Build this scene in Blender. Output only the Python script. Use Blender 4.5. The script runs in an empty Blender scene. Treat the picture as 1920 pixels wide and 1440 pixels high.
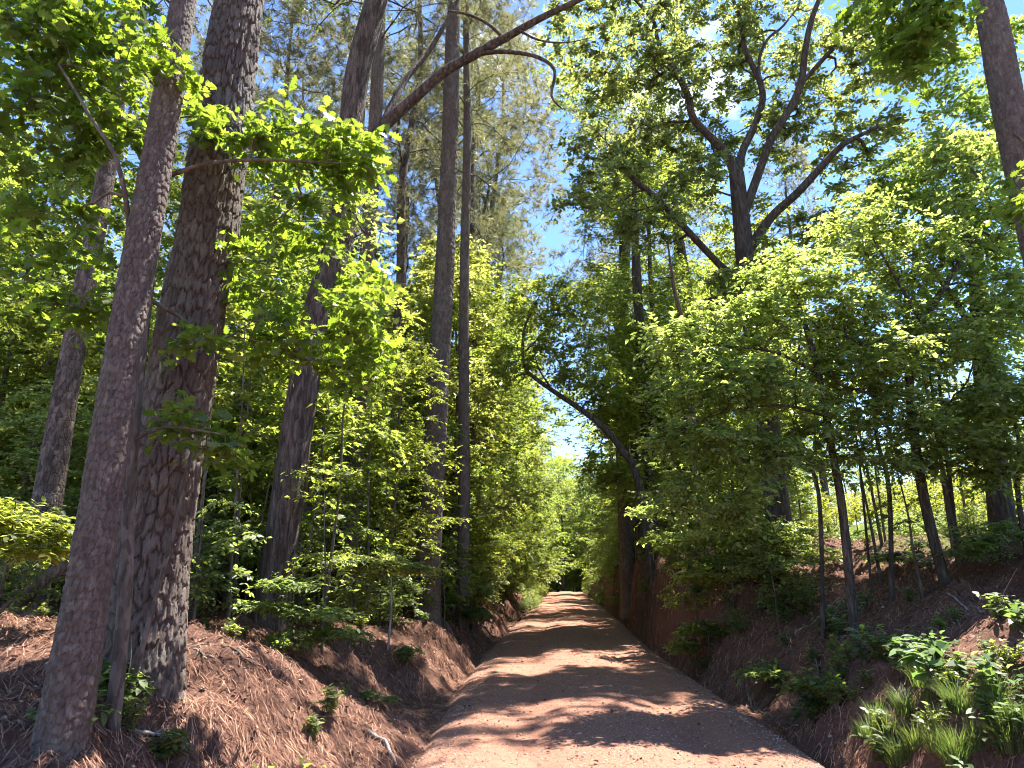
import bpy, math
import numpy as np
from mathutils import Vector

R = np.random.default_rng(11)
scene = bpy.context.scene
COL = scene.collection

# ------------------------------------------------------------------ camera model
F = 1300.0 / 1920.0                      # focal length in picture widths
PITCH = math.radians(16.3)
CP, SP = math.cos(PITCH), math.sin(PITCH)
EYE = 1.6

def at(px, py, Y):
    """world point seen at photo pixel (1920x1440) at forward distance Y"""
    u = (px - 960) / 1300.0; v = (720 - py) / 1300.0
    dy = CP - v * SP; dz = SP + v * CP
    t = Y / dy
    return np.array([u * t, Y, EYE + dz * t])

def norm(v):
    return v / (np.linalg.norm(v, axis=-1, keepdims=True) + 1e-12)

# ------------------------------------------------------------------ noise
_tab = np.random.default_rng(5).random((256, 256))
def vnoise(x, y):
    xi = np.floor(x).astype(int); yi = np.floor(y).astype(int)
    fx = x - xi; fy = y - yi
    fx = fx * fx * (3 - 2 * fx); fy = fy * fy * (3 - 2 * fy)
    a = _tab[xi & 255, yi & 255]; b = _tab[(xi + 1) & 255, yi & 255]
    c = _tab[xi & 255, (yi + 1) & 255]; d = _tab[(xi + 1) & 255, (yi + 1) & 255]
    return (a * (1 - fx) + b * fx) * (1 - fy) + (c * (1 - fx) + d * fx) * fy - 0.5

def fbm(x, y, f=1.0, octv=4, gain=.5):
    s = 0; a = 1.0
    for i in range(octv):
        s = s + a * vnoise(x * f + 17.3 * i, y * f - 9.1 * i); f *= 2.03; a *= gain
    return s

# ------------------------------------------------------------------ mesh plumbing
class MB:
    """collects vertices and faces as numpy arrays"""
    def __init__(s):
        s.V = []; s.L = []; s.S = []; s.M = []; s.n = 0
    def add(s, V, loops, sizes, mi=0):
        s.V.append(np.asarray(V, float).reshape(-1, 3)); s.L.append(np.asarray(loops).ravel() + s.n)
        sizes = np.asarray(sizes); s.S.append(sizes); s.M.append(np.full(len(sizes), mi)); s.n += len(s.V[-1])
    def tube(s, P, r, sides=6, cap=True):
        P = np.asarray(P, float); r = np.broadcast_to(np.asarray(r, float), (len(P),))
        T = np.gradient(P, axis=0); T = norm(T)
        m = np.abs(T.mean(0)); ref = np.eye(3)[int(np.argmin(m))]
        A = norm(np.cross(T, ref)); B = np.cross(T, A)
        th = np.linspace(0, 2 * np.pi, sides, endpoint=False)
        V = P[:, None] + r[:, None, None] * (np.cos(th)[None, :, None] * A[:, None] + np.sin(th)[None, :, None] * B[:, None])
        s.grid(V.reshape(-1, 3), len(P), sides, wrap=True)
        if cap:
            s.add(V[-1], np.arange(sides), [sides])
    def grid(s, V, rows, cols, wrap=False, mi=0):
        i = np.arange(rows - 1)[:, None]; j = np.arange(cols if wrap else cols - 1)[None]
        k = (j + 1) % cols
        q = np.stack([i * cols + j, i * cols + k, (i + 1) * cols + k, (i + 1) * cols + j], -1).reshape(-1, 4)
        s.add(V, q, np.full(len(q), 4), mi)
    def empty(s):
        return s.n == 0
    def mesh(s, name, mats, origin=(0, 0, 0), smooth=True, attrs=None):
        me = bpy.data.meshes.new(name)
        V = np.concatenate(s.V) - np.asarray(origin, float)
        L = np.concatenate(s.L).astype(np.int32); S = np.concatenate(s.S).astype(np.int32)
        me.vertices.add(len(V)); me.vertices.foreach_set('co', V.astype(np.float32).ravel())
        me.loops.add(len(L)); me.loops.foreach_set('vertex_index', L)
        me.polygons.add(len(S))
        me.polygons.foreach_set('loop_start', np.concatenate([[0], np.cumsum(S)[:-1]]).astype(np.int32))
        me.polygons.foreach_set('material_index', np.concatenate(s.M).astype(np.int32))
        me.polygons.foreach_set('use_smooth', np.full(len(S), smooth))
        if not isinstance(mats, (list, tuple)): mats = [mats]
        for m in mats: me.materials.append(m)
        if attrs:
            for k, a in attrs.items():
                at_ = me.attributes.new(k, 'FLOAT', 'POINT'); at_.data.foreach_set('value', a.astype(np.float32))
        me.update(calc_edges=True)
        return me
    def obj(s, name, mats, parent=None, origin=(0, 0, 0), smooth=True, attrs=None):
        o = bpy.data.objects.new(name, s.mesh(name, mats, origin, smooth, attrs)); COL.objects.link(o)
        if parent is not None: o.parent = parent
        else: o.location = origin
        return o

def empty(name, loc, label=None, cat=None, group=None):
    o = bpy.data.objects.new(name, None); COL.objects.link(o)
    o.location = loc; o.empty_display_size = .2
    tag(o, label, cat, group)
    return o

def tag(o, label=None, cat=None, group=None, kind=None):
    if label: o['label'] = label
    if cat: o['category'] = cat
    if group: o['group'] = group
    if kind: o['kind'] = kind
    return o

def copy_thing(root, loc, rotz=0., s=1., label=None, group=None):
    r = root.copy(); COL.objects.link(r)
    r.location = loc; r.rotation_euler = (0, 0, rotz); r.scale = (s, s, s)
    if label: r['label'] = label
    if group: r['group'] = group
    for ch in KIDS[root.name]:
        c = ch.copy(); COL.objects.link(c); c.parent = r
    return r
KIDS = {}

# ------------------------------------------------------------------ curves
def smooth_path(K, step=.15):
    """Catmull-Rom through key points K (n x d), resampled about every step (first three columns are xyz)"""
    K = np.asarray(K, float)
    if len(K) == 2:
        n = max(2, int(np.linalg.norm(K[1, :3] - K[0, :3]) / step) + 1)
        return K[0] + (K[1] - K[0]) * np.linspace(0, 1, n)[:, None]
    E = np.vstack([2 * K[0] - K[1], K, 2 * K[-1] - K[-2]])
    out = []
    for i in range(1, len(E) - 2):
        p0, p1, p2, p3 = E[i - 1], E[i], E[i + 1], E[i + 2]
        n = max(2, int(np.linalg.norm(p2[:3] - p1[:3]) / step) + 1)
        t = np.linspace(0, 1, n, endpoint=False)[:, None]
        out.append(.5 * ((2 * p1) + (-p0 + p2) * t + (2 * p0 - 5 * p1 + 4 * p2 - p3) * t ** 2 + (-p0 + 3 * p1 - 3 * p2 + p3) * t ** 3))
    out.append(K[-1:])
    return np.vstack(out)

# ------------------------------------------------------------------ leaves
def _fold(pts, z):
    p = np.array(pts, float); q = np.zeros((len(p), 3)); q[:, :2] = p; q[:, 2] = np.abs(p[:, 1]) * z - .12 * p[:, 0] ** 2
    return q
LEAF = {
    'rhomb': _fold([(0, 0), (.45, .27), (1, 0), (.45, -.27)], .25),
    'oval': _fold([(0, 0), (.28, .24), (.65, .22), (1, 0), (.65, -.22), (.28, -.24)], .3),
    'broad': _fold([(0, 0), (.15, .2), (.4, .3), (.7, .22), (1, 0), (.7, -.22), (.4, -.3), (.15, -.2)], .3),
    'star': _fold([(0, 0), (.18, .14), (.3, .42), (.44, .22), (.66, .38), (.68, .14), (1, 0), (.68, -.14), (.66, -.38), (.44, -.22), (.3, -.42), (.18, -.14)], .2),
    'oak': _fold([(0, 0), (.12, .06), (.22, .22), (.3, .1), (.42, .34), (.5, .14), (.62, .4), (.7, .16), (.84, .26), (1, 0),
                  (.84, -.26), (.7, -.16), (.62, -.4), (.5, -.14), (.42, -.34), (.3, -.1), (.22, -.22), (.12, -.06)], .15),
}

def add_leaves(mb, S, D, L, m, size, kind, rng, flat=.35, droop=.15, twig_r=0., fan=.9):
    """m leaves on each straight-ish twig (start S, direction D, length L)"""
    n = len(S)
    if n == 0: return
    up = np.array([0, 0, 1.])
    t = (np.arange(m) + .5) / m
    t = np.clip(t[None] + rng.normal(0, .12, (n, m)), .08, 1)
    P = S[:, None] + D[:, None] * (t * L[:, None])[..., None]
    P[..., 2] -= droop * t ** 2 * L[:, None]
    T = D[:, None] + np.zeros((n, m, 3)); T[..., 2] -= 2 * droop * t
    T = norm(T)
    side = norm(np.cross(T, up) + 1e-6)
    sg = np.where((np.arange(m) % 2) == 0, 1, -1)[None, :, None] * np.ones((n, 1, 1))
    ld = norm(T * (1 - fan * .5) + side * sg * fan * rng.uniform(.5, 1.1, (n, m, 1)) + rng.normal(0, .22, (n, m, 3)))
    nn = up * flat + rng.normal(0, 1, (n, m, 3)) * (1 - flat) * .7 + up * .25
    nn = norm(nn - (nn * ld).sum(-1, keepdims=True) * ld)
    b = np.cross(nn, ld)
    sz = size * np.clip(np.exp(rng.normal(-.08, .32, (n, m, 1))), .4, 1.5)
    tpl = LEAF[kind]; k = len(tpl)
    P = P.reshape(-1, 1, 3); ld = ld.reshape(-1, 1, 3); b = b.reshape(-1, 1, 3); nn = nn.reshape(-1, 1, 3); sz = sz.reshape(-1, 1, 1)
    curl = rng.uniform(.3, 1.8, (len(P), 1, 1))
    V = P + sz * (tpl[None, :, :1] * ld + tpl[None, :, 1:2] * b + tpl[None, :, 2:] * nn * curl)
    mb.add(V.reshape(-1, 3), np.arange(len(P) * k), np.full(len(P), k))

def add_twigs(mb, S, D, L, r, droop=.15):
    n = len(S)
    if n == 0: return
    t = np.array([0, .5, 1.])
    P = S[:, None] + D[:, None] * (t[None] * L[:, None])[..., None]
    P[..., 2] -= droop * t[None] ** 2 * L[:, None]
    ref = np.where(np.abs(D[:, 2:]) > .8, np.array([[1., 0, 0]]), np.array([[0, 0, 1.]]))
    A = norm(np.cross(D, ref)); B = np.cross(D, A)
    rr = (np.array([1, .75, .3]) * 1.0)[None, :, None, None] * np.broadcast_to(np.asarray(r, float), (n,))[:, None, None, None]
    th = np.array([0, 2.094, 4.189])
    V = P[:, :, None] + rr * (np.cos(th)[None, None, :, None] * A[:, None, None] + np.sin(th)[None, None, :, None] * B[:, None, None])
    base = (np.arange(n) * 9)[:, None, None]
    i = np.arange(2)[None, :, None] * 3; j = np.arange(3)[None, None]; k = (j + 1) % 3
    q = np.stack(np.broadcast_arrays(base + i + j, base + i + k, base + i + 3 + k, base + i + 3 + j), -1).reshape(-1, 4)
    mb.add(V.reshape(-1, 3), q, np.full(len(q), 4))

def add_needles(mb, S, D, m, length, w, rng, spread=.75):
    """tufts of m needles at S pointing about D"""
    n = len(S)
    if n == 0: return
    d = norm(D[:, None] * 1.0 + rng.normal(0, spread, (n, m, 3)))
    st = S[:, None] - D[:, None] * rng.uniform(0, .16, (n, m, 1))
    l = length * rng.uniform(.7, 1.15, (n, m, 1))
    b = norm(np.cross(d, rng.normal(0, 1, (n, m, 3)))) * w
    tip = st + d * l; tip[..., 2] -= .12 * l[..., 0]
    V = np.stack([st - b, st + b, tip], 2).reshape(-1, 3)
    mb.add(V, np.arange(len(V)), np.full(n * m, 3))

# ------------------------------------------------------------------ trees
class Tree:
    """fixed paths (trunk, limbs) plus branches grown towards target points; foliage on the branch ends"""
    def __init__(s, seed):
        s.rng = np.random.default_rng(seed)
        s.paths = []           # (kind, pts Nx3, radii)
        s.np_ = []; s.nd = []; s.nr = []     # node pos, direction, radius limit
        s.nch = []; s.nidx = []  # chain of node, index in chain
        s.chains = []          # dict(pts, parent chain, parent index)
        s.targets = []
    def path(s, kind, K, step=.25, attach=(0, 1)):
        """K rows: x y z r"""
        P = smooth_path(K, step); pts, r = P[:, :3], np.maximum(P[:, 3], .004)
        s.paths.append((kind, pts, r))
        T = norm(np.gradient(pts, axis=0))
        n = len(pts)
        for i in range(n):
            if attach[0] <= i / max(1, n - 1) <= attach[1]:
                s.np_.append(pts[i]); s.nd.append(T[i]); s.nr.append(r[i]); s.nch.append(-1); s.nidx.append(0)
        return pts, r
    def blob(s, c, rad, n, shell=.35):
        d = norm(s.rng.normal(0, 1, (n, 3))); q = s.rng.uniform(shell, 1, (n, 1)) ** (1 / 2.)
        s.targets.append(np.asarray(c) + d * q * np.asarray(rad))
    def pts(s, P):
        s.targets.append(np.asarray(P, float))
    def grow(s, lift=.35, droop=.0, wig=.05, step=.3, updir=1.):
        if not s.targets: return
        T = np.vstack(s.targets)
        N = np.array(s.np_)
        d0 = np.sqrt(((T[:, None] - N[None]) ** 2).sum(-1)).min(1)
        T = T[np.argsort(d0)]
        cap = len(N) + len(T) * 40
        NP = np.zeros((cap, 3)); NP[:len(N)] = N; cnt = len(N)
        for t in T:
            v = t - NP[:cnt]; dist = np.sqrt((v * v).sum(1))
            cost = dist * (1 + updir * np.maximum(0, -v[:, 2] / (dist + 1e-6)))
            a = int(np.argmin(cost)); p0 = NP[a]; L = np.linalg.norm(t - p0)
            pd = s.nd[a]
            c1 = p0 + norm(pd * .6 + norm(t - p0) + np.array([0, 0, lift])) * L * .4
            c2 = t - norm(t - p0 + np.array([0, 0, -droop * L]) + s.rng.normal(0, .25, 3) * L) * L * .35
            m = max(4, int(L / step) + 1); u = np.linspace(0, 1, m)[:, None]
            P = (1 - u) ** 3 * p0 + 3 * (1 - u) ** 2 * u * c1 + 3 * (1 - u) * u ** 2 * c2 + u ** 3 * t
            w = np.cumsum(s.rng.normal(0, 1, (m, 3)), 0) * wig * L / m ** .5
            P = P + w * np.sin(np.pi * u)
            ci = len(s.chains)
            s.chains.append(dict(P=P, pc=s.nch[a], pi=s.nidx[a], rl=s.nr[a]))
            Tn = norm(np.gradient(P, axis=0))
            for i in range(1, m):
                NP[cnt] = P[i]; cnt += 1
                s.nd.append(Tn[i]); s.nr.append(None); s.nch.append(ci); s.nidx.append(i)
    def radii(s, rt=.006, rmax=.5, expo=.5):
        n = len(s.chains)
        cnts = [np.ones(len(c['P'])) for c in s.chains]
        for i in range(n - 1, -1, -1):
            c = s.chains[i]
            if c['pc'] >= 0: cnts[c['pc']][:c['pi'] + 1] += cnts[i][0]
        for i, c in enumerate(s.chains):
            r = rt * cnts[i] ** expo * np.linspace(1.35, .75, len(cnts[i]))
            lim = c['rl'] if c['pc'] < 0 else s.chains[c['pc']]['r'][c['pi']]
            c['r'] = np.minimum(r, (lim or rmax) * .8)
    def sprays(s, K, length, back=.55, horiz=.6, every=2):
        """twig starts and directions at branch ends and along the outer part of branches"""
        S = []; D = []
        rng = s.rng
        for c in s.chains:
            P = c['P']; m = len(P); T = norm(np.gradient(P, axis=0))
            ids = [m - 1] + list(range(m - 1 - every, int(m * (1 - back)), -every))
            for q, i in enumerate(ids):
                kk = K if q == 0 else max(1, K // 2)
                S.append(np.repeat(P[i][None], kk, 0)); D.append(np.repeat(T[i][None], kk, 0))
        S = np.vstack(S); D = np.vstack(D)
        n = len(S)
        d = D * .7 + rng.normal(0, .75, (n, 3)); d[:, 2] *= (1 - horiz); d[:, 2] += .05
        return S, norm(d), length * rng.uniform(.55, 1.2, n)

BRANCH_SIDES = 5
def make_tree(name, label, cat, group, t, base, bark, leafmat, foliage, rt=.006, twig_r=.0025, rexpo=.5, sides=14, leaf_kw=None,
              spray=(5, .5), spray_kw=None, twigs=True, trunk_mesh=None, crown_name='crown'):
    """foliage: ('leaf', kind, size, m) or ('needle', m, length, w)"""
    root = empty(name, base, label, cat, group)
    kids = []
    for k, (kind, pts, r) in enumerate(t.paths):
        if kind == 'trunk' and trunk_mesh is not None:
            o = trunk_mesh(pts, r, root, base)
        else:
            mb = MB(); mb.tube(pts, r, sides if kind == 'trunk' else 10)
            o = mb.obj(kind, bark, root, base)
        kids.append(o)
    if t.chains:
        t.radii(rt, expo=rexpo)
        mb = MB()
        for c in t.chains:
            mb.tube(c['P'], c['r'], BRANCH_SIDES if c['r'][0] > .012 else 3, cap=False)
        S, D, L = t.sprays(spray[0], spray[1], **(spray_kw or {}))
        if twigs and foliage[0] == 'leaf': add_twigs(mb, S, D, L, twig_r)
        kids.append(mb.obj('branchwork', bark, root, base))  # all the tree's branches in one mesh; leafy trees also get their twigs
        mb = MB()
        if foliage[0] == 'leaf':
            add_leaves(mb, S, D, L, foliage[3], foliage[2], foliage[1], t.rng, **(leaf_kw or {}))
        else:
            tip = S + D * L[:, None]
            add_needles(mb, tip, D, foliage[1], foliage[2], foliage[3], t.rng)
        kids.append(mb.obj(crown_name, leafmat, root, base))
    KIDS[root.name] = kids
    return root
# ------------------------------------------------------------------ materials
def new_mat(name):
    m = bpy.data.materials.new(name); m.use_nodes = True
    nt = m.node_tree; nt.nodes.clear()
    out = nt.nodes.new('ShaderNodeOutputMaterial')
    def N(t, **kw):
        n = nt.nodes.new('ShaderNode' + t)
        for k, v in kw.items(): setattr(n, k, v)
        return n
    def Lk(a, b): nt.links.new(a, b)
    return m, N, Lk, out

def ramp(N, stops):
    n = N('ValToRGB'); e = n.color_ramp.elements
    while len(e) < len(stops): e.new(.5)
    for i, (p, c) in enumerate(stops): e[i].position = p; e[i].color = (*c, 1)
    return n

def leaf_mat(name, cols, trans, tw=.5, rough=.45, spec=.5, objvar=.25):
    """cols: list of reflect colours picked per leaf; trans: transmitted colour"""
    m, N, Lk, out = new_mat(name)
    g = N('NewGeometry'); oi = N('ObjectInfo')
    rp = ramp(N, [((i / max(1, len(cols) - 2) * .95 if i < len(cols) - 1 else 1.), c) for i, c in enumerate(cols)])
    Lk(g.outputs['Random Per Island'], rp.inputs[0])
    hs = N('HueSaturation')
    mr = N('MapRange'); mr.inputs[3].default_value = 1 - objvar; mr.inputs[4].default_value = 1 + objvar
    Lk(oi.outputs['Random'], mr.inputs[0]); Lk(mr.outputs[0], hs.inputs['Value']); Lk(rp.outputs[0], hs.inputs['Color'])
    b = N('BsdfPrincipled'); b.inputs['Roughness'].default_value = rough
    b.inputs['Specular IOR Level'].default_value = spec
    Lk(hs.outputs[0], b.inputs['Base Color'])
    t = N('BsdfTranslucent')
    h2 = N('HueSaturation'); h2.inputs['Color'].default_value = (*trans, 1)
    mr2 = N('MapRange'); mr2.inputs[3].default_value = .7; mr2.inputs[4].default_value = 1.3
    Lk(g.outputs['Random Per Island'], mr2.inputs[0]); Lk(mr2.outputs[0], h2.inputs['Value'])
    mr3 = N('MapRange'); mr3.inputs[3].default_value = .49; mr3.inputs[4].default_value = .52
    Lk(oi.outputs['Random'], mr3.inputs[0]); Lk(mr3.outputs[0], h2.inputs['Hue'])
    Lk(h2.outputs[0], t.inputs['Color'])
    mx = N('MixShader'); mx.inputs[0].default_value = tw
    Lk(b.outputs[0], mx.inputs[1]); Lk(t.outputs[0], mx.inputs[2]); Lk(mx.outputs[0], out.inputs[0])
    return m

def bark_mat(name, c1, c2, c3, scale=1., zst=.3, bump=.6, rough=.9, lichen=None, plates=True):
    m, N, Lk, out = new_mat(name)
    tc = N('TexCoord'); mp = N('Mapping'); mp.inputs['Scale'].default_value = (scale, scale, scale * zst)
    Lk(tc.outputs['Object'], mp.inputs[0])
    n1 = N('TexNoise'); n1.inputs['Scale'].default_value = 9; n1.inputs['Detail'].default_value = 8; n1.inputs['Roughness'].default_value = .65
    Lk(mp.outputs[0], n1.inputs['Vector'])
    # distort the plate pattern
    ad = N('VectorMath', operation='MULTIPLY_ADD'); ad.inputs[1].default_value = (.09, .09, .09)
    n0 = N('TexNoise'); n0.inputs['Scale'].default_value = 14; n0.inputs['Detail'].default_value = 3
    Lk(mp.outputs[0], n0.inputs['Vector']); Lk(n0.outputs['Color'], ad.inputs[0]); Lk(mp.outputs[0], ad.inputs[2])
    vo = N('TexVoronoi', feature='DISTANCE_TO_EDGE'); vo.inputs['Scale'].default_value = 14
    vc = N('TexVoronoi', feature='F1'); vc.inputs['Scale'].default_value = 14
    Lk(ad.outputs[0], vo.inputs['Vector']); Lk(ad.outputs[0], vc.inputs['Vector'])
    r1 = ramp(N, [(.25, c1), (.5, c2), (.75, c3)])
    mixv = N('Math', operation='MULTIPLY_ADD'); mixv.inputs[1].default_value = .45
    sep = N('SeparateColor'); Lk(vc.outputs['Color'], sep.inputs[0])
    Lk(sep.outputs[0], mixv.inputs[0])
    sc = N('Math', operation='MULTIPLY_ADD'); sc.inputs[1].default_value = 1.1; sc.inputs[2].default_value = -.28
    Lk(n1.outputs['Fac'], sc.inputs[0]); Lk(sc.outputs[0], mixv.inputs[2]); Lk(mixv.outputs[0], r1.inputs[0])
    colr = r1.outputs[0]
    if lichen:
        n3 = N('TexNoise'); n3.inputs['Scale'].default_value = 2.2; n3.inputs['Detail'].default_value = 6; n3.inputs['Roughness'].default_value = .7
        Lk(tc.outputs['Object'], n3.inputs['Vector'])
        rr = ramp(N, [(.56, (0, 0, 0)), (.7, (.8, .8, .8))]); Lk(n3.outputs['Fac'], rr.inputs[0])
        mx = N('Mix', data_type='RGBA'); Lk(rr.outputs[0], mx.inputs[0]); Lk(colr, mx.inputs[6]); mx.inputs[7].default_value = (*lichen, 1)
        colr = mx.outputs[2]
    b = N('BsdfPrincipled'); b.inputs['Roughness'].default_value = rough; b.inputs['Specular IOR Level'].default_value = .25
    Lk(colr, b.inputs['Base Color'])
    # bump: plates + fine noise
    rr2 = N('MapRange'); rr2.inputs[2].default_value = .14; Lk(vo.outputs['Distance'], rr2.inputs[0])
    n2 = N('TexNoise'); n2.inputs['Scale'].default_value = 40; n2.inputs['Detail'].default_value = 6
    Lk(mp.outputs[0], n2.inputs['Vector'])
    ma = N('Math', operation='MULTIPLY_ADD'); ma.inputs[1].default_value = 1.0 if plates else .3
    hh = N('Math', operation='MULTIPLY'); hh.inputs[1].default_value = .5; Lk(n2.outputs['Fac'], hh.inputs[0])
    Lk(rr2.outputs[0], ma.inputs[0]); Lk(hh.outputs[0], ma.inputs[2])
    bp = N('Bump'); bp.inputs['Strength'].default_value = bump; bp.inputs['Distance'].default_value = .02
    Lk(ma.outputs[0], bp.inputs['Height']); Lk(bp.outputs[0], b.inputs['Normal'])
    Lk(b.outputs[0], out.inputs[0])
    return m

def plate_bark_mat(name, c1, c2, c3):
    """for trunks whose plates are real relief: attribute 'plate' picks each plate's own hue"""
    m, N, Lk, out = new_mat(name)
    tc = N('TexCoord'); a = N('Attribute', attribute_name='plate')
    n1 = N('TexNoise'); n1.inputs['Scale'].default_value = 34; n1.inputs['Detail'].default_value = 10; n1.inputs['Roughness'].default_value = .78
    mp = N('Mapping'); mp.inputs['Scale'].default_value = (1, 1, .3); Lk(tc.outputs['Object'], mp.inputs[0]); Lk(mp.outputs[0], n1.inputs['Vector'])
    ma = N('Math', operation='MULTIPLY_ADD'); ma.inputs[1].default_value = .22; Lk(a.outputs['Fac'], ma.inputs[0])
    s2 = N('Math', operation='MULTIPLY_ADD'); s2.inputs[1].default_value = 1.5; s2.inputs[2].default_value = -.38; Lk(n1.outputs['Fac'], s2.inputs[0])
    Lk(s2.outputs[0], ma.inputs[2])
    r1 = ramp(N, [(.15, c1), (.5, c2), (.85, c3)]); Lk(ma.outputs[0], r1.inputs[0])
    n3 = N('TexNoise'); n3.inputs['Scale'].default_value = 1.7; n3.inputs['Detail'].default_value = 9; n3.inputs['Roughness'].default_value = .75
    Lk(tc.outputs['Object'], n3.inputs['Vector']); rr = ramp(N, [(.52, (0, 0, 0)), (.66, (.6, .6, .6))]); Lk(n3.outputs['Fac'], rr.inputs[0])
    mx = N('Mix', data_type='RGBA'); Lk(rr.outputs[0], mx.inputs[0]); Lk(r1.outputs[0], mx.inputs[6]); mx.inputs[7].default_value = (.15, .145, .115, 1)
    b = N('BsdfPrincipled'); b.inputs['Roughness'].default_value = .85; b.inputs['Specular IOR Level'].default_value = .3
    Lk(mx.outputs[2], b.inputs['Base Color'])
    n2 = N('TexNoise'); n2.inputs['Scale'].default_value = 90; n2.inputs['Detail'].default_value = 7; n2.inputs['Roughness'].default_value = .65
    Lk(mp.outputs[0], n2.inputs['Vector'])
    bp = N('Bump'); bp.inputs['Strength'].default_value = .8; bp.inputs['Distance'].default_value = .012
    Lk(n2.outputs['Fac'], bp.inputs['Height']); Lk(bp.outputs[0], b.inputs['Normal']); Lk(b.outputs[0], out.inputs[0])
    return m

def simple_mat(name, stops, scale=20, rough=.9, bump=.3, per_island=False, spec=.3):
    m, N, Lk, out = new_mat(name)
    b = N('BsdfPrincipled'); b.inputs['Roughness'].default_value = rough; b.inputs['Specular IOR Level'].default_value = spec
    r = ramp(N, stops)
    if per_island:
        g = N('NewGeometry'); Lk(g.outputs['Random Per Island'], r.inputs[0])
    else:
        tc = N('TexCoord'); n = N('TexNoise'); n.inputs['Scale'].default_value = scale; n.inputs['Detail'].default_value = 8
        Lk(tc.outputs['Object'], n.inputs['Vector']); Lk(n.outputs['Fac'], r.inputs[0])
        bp = N('Bump'); bp.inputs['Strength'].default_value = bump; bp.inputs['Distance'].default_value = .01
        Lk(n.outputs['Fac'], bp.inputs['Height']); Lk(bp.outputs[0], b.inputs['Normal'])
    Lk(r.outputs[0], b.inputs['Base Color']); Lk(b.outputs[0], out.inputs[0])
    return m

def ground_mat():
    m, N, Lk, out = new_mat('forest_floor')
    tc = N('TexCoord')
    def noise(s, d=8, r=.6):
        n = N('TexNoise'); n.inputs['Scale'].default_value = s; n.inputs['Detail'].default_value = d; n.inputs['Roughness'].default_value = r
        Lk(tc.outputs['Object'], n.inputs['Vector']); return n
    straw = ramp(N, [(.3, (.06, .031, .023)), (.5, (.14, .07, .048)), (.68, (.24, .135, .095))])
    Lk(noise(24, 10, .75).outputs['Fac'], straw.inputs[0])
    clay = ramp(N, [(.3, (.085, .04, .028)), (.7, (.19, .092, .064))]); Lk(noise(5, 9, .7).outputs['Fac'], clay.inputs[0])
    field = ramp(N, [(.3, (.07, .11, .02)), (.7, (.16, .19, .045))]); Lk(noise(2, 8, .7).outputs['Fac'], field.inputs[0])
    cl = N('Attribute', attribute_name='clay'); fi = N('Attribute', attribute_name='field')
    m1 = N('Mix', data_type='RGBA'); Lk(cl.outputs['Fac'], m1.inputs[0]); Lk(straw.outputs[0], m1.inputs[6]); Lk(clay.outputs[0], m1.inputs[7])
    m2 = N('Mix', data_type='RGBA'); Lk(fi.outputs['Fac'], m2.inputs[0]); Lk(m1.outputs[2], m2.inputs[6]); Lk(field.outputs[0], m2.inputs[7])
    b = N('BsdfPrincipled'); b.inputs['Roughness'].default_value = .95; b.inputs['Specular IOR Level'].default_value = .15
    Lk(m2.outputs[2], b.inputs['Base Color'])
    bp = N('Bump'); bp.inputs['Strength'].default_value = .9; bp.inputs['Distance'].default_value = .03
    Lk(noise(60, 8, .7).outputs['Fac'], bp.inputs['Height']); Lk(bp.outputs[0], b.inputs['Normal'])
    Lk(b.outputs[0], out.inputs[0])
    return m

def road_mat():
    m, N, Lk, out = new_mat('red_dirt_road')
    tc = N('TexCoord')
    def noise(s, d=8, r=.6, st=None):
        n = N('TexNoise'); n.inputs['Scale'].default_value = s; n.inputs['Detail'].default_value = d; n.inputs['Roughness'].default_value = r
        if st:
            mp = N('Mapping'); mp.inputs['Scale'].default_value = st; Lk(tc.outputs['Object'], mp.inputs[0]); Lk(mp.outputs[0], n.inputs['Vector'])
        else: Lk(tc.outputs['Object'], n.inputs['Vector'])
        return n
    a = ramp(N, [(.3, (.19, .086, .056)), (.5, (.265, .128, .084)), (.7, (.335, .178, .122))]); Lk(noise(1.3, 10, .7, (1, .35, 1)).outputs['Fac'], a.inputs[0])
    g = ramp(N, [(.38, (.55, .5, .5)), (.5, (1, 1, 1)), (.64, (1.25, 1.2, 1.15))]); Lk(noise(55, 6, .75).outputs['Fac'], g.inputs[0])
    mu = N('Mix', data_type='RGBA', blend_type='MULTIPLY'); mu.inputs[0].default_value = 1
    Lk(a.outputs[0], mu.inputs[6]); Lk(g.outputs[0], mu.inputs[7])
    trk = N('Attribute', attribute_name='track'); loose = ramp(N, [(.36, (.10, .047, .032)), (.5, (.25, .118, .078)), (.66, (.42, .235, .16))]); Lk(noise(38, 8, .8).outputs['Fac'], loose.inputs[0])
    m0 = N('Mix', data_type='RGBA'); Lk(loose.outputs[0], m0.inputs[6]); Lk(mu.outputs[2], m0.inputs[7])
    mm = N('MapRange'); mm.inputs[3].default_value = .12; Lk(trk.outputs['Fac'], mm.inputs[0]); Lk(mm.outputs[0], m0.inputs[0])
    ed = N('Attribute', attribute_name='edge')
    m2 = N('Mix', data_type='RGBA'); Lk(ed.outputs['Fac'], m2.inputs[0]); Lk(m0.outputs[2], m2.inputs[6])
    e2 = ramp(N, [(.35, (.13, .065, .045)), (.65, (.3, .16, .11))]); Lk(noise(22, 8, .75).outputs['Fac'], e2.inputs[0]); Lk(e2.outputs[0], m2.inputs[7])
    b = N('BsdfPrincipled'); b.inputs['Roughness'].default_value = .95; b.inputs['Specular IOR Level'].default_value = .2
    Lk(m2.outputs[2], b.inputs['Base Color'])
    bp = N('Bump'); bp.inputs['Strength'].default_value = .7; bp.inputs['Distance'].default_value = .02
    Lk(noise(70, 8, .75).outputs['Fac'], bp.inputs['Height']); Lk(bp.outputs[0], b.inputs['Normal'])
    Lk(b.outputs[0], out.inputs[0])
    return m

M = {}
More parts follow.
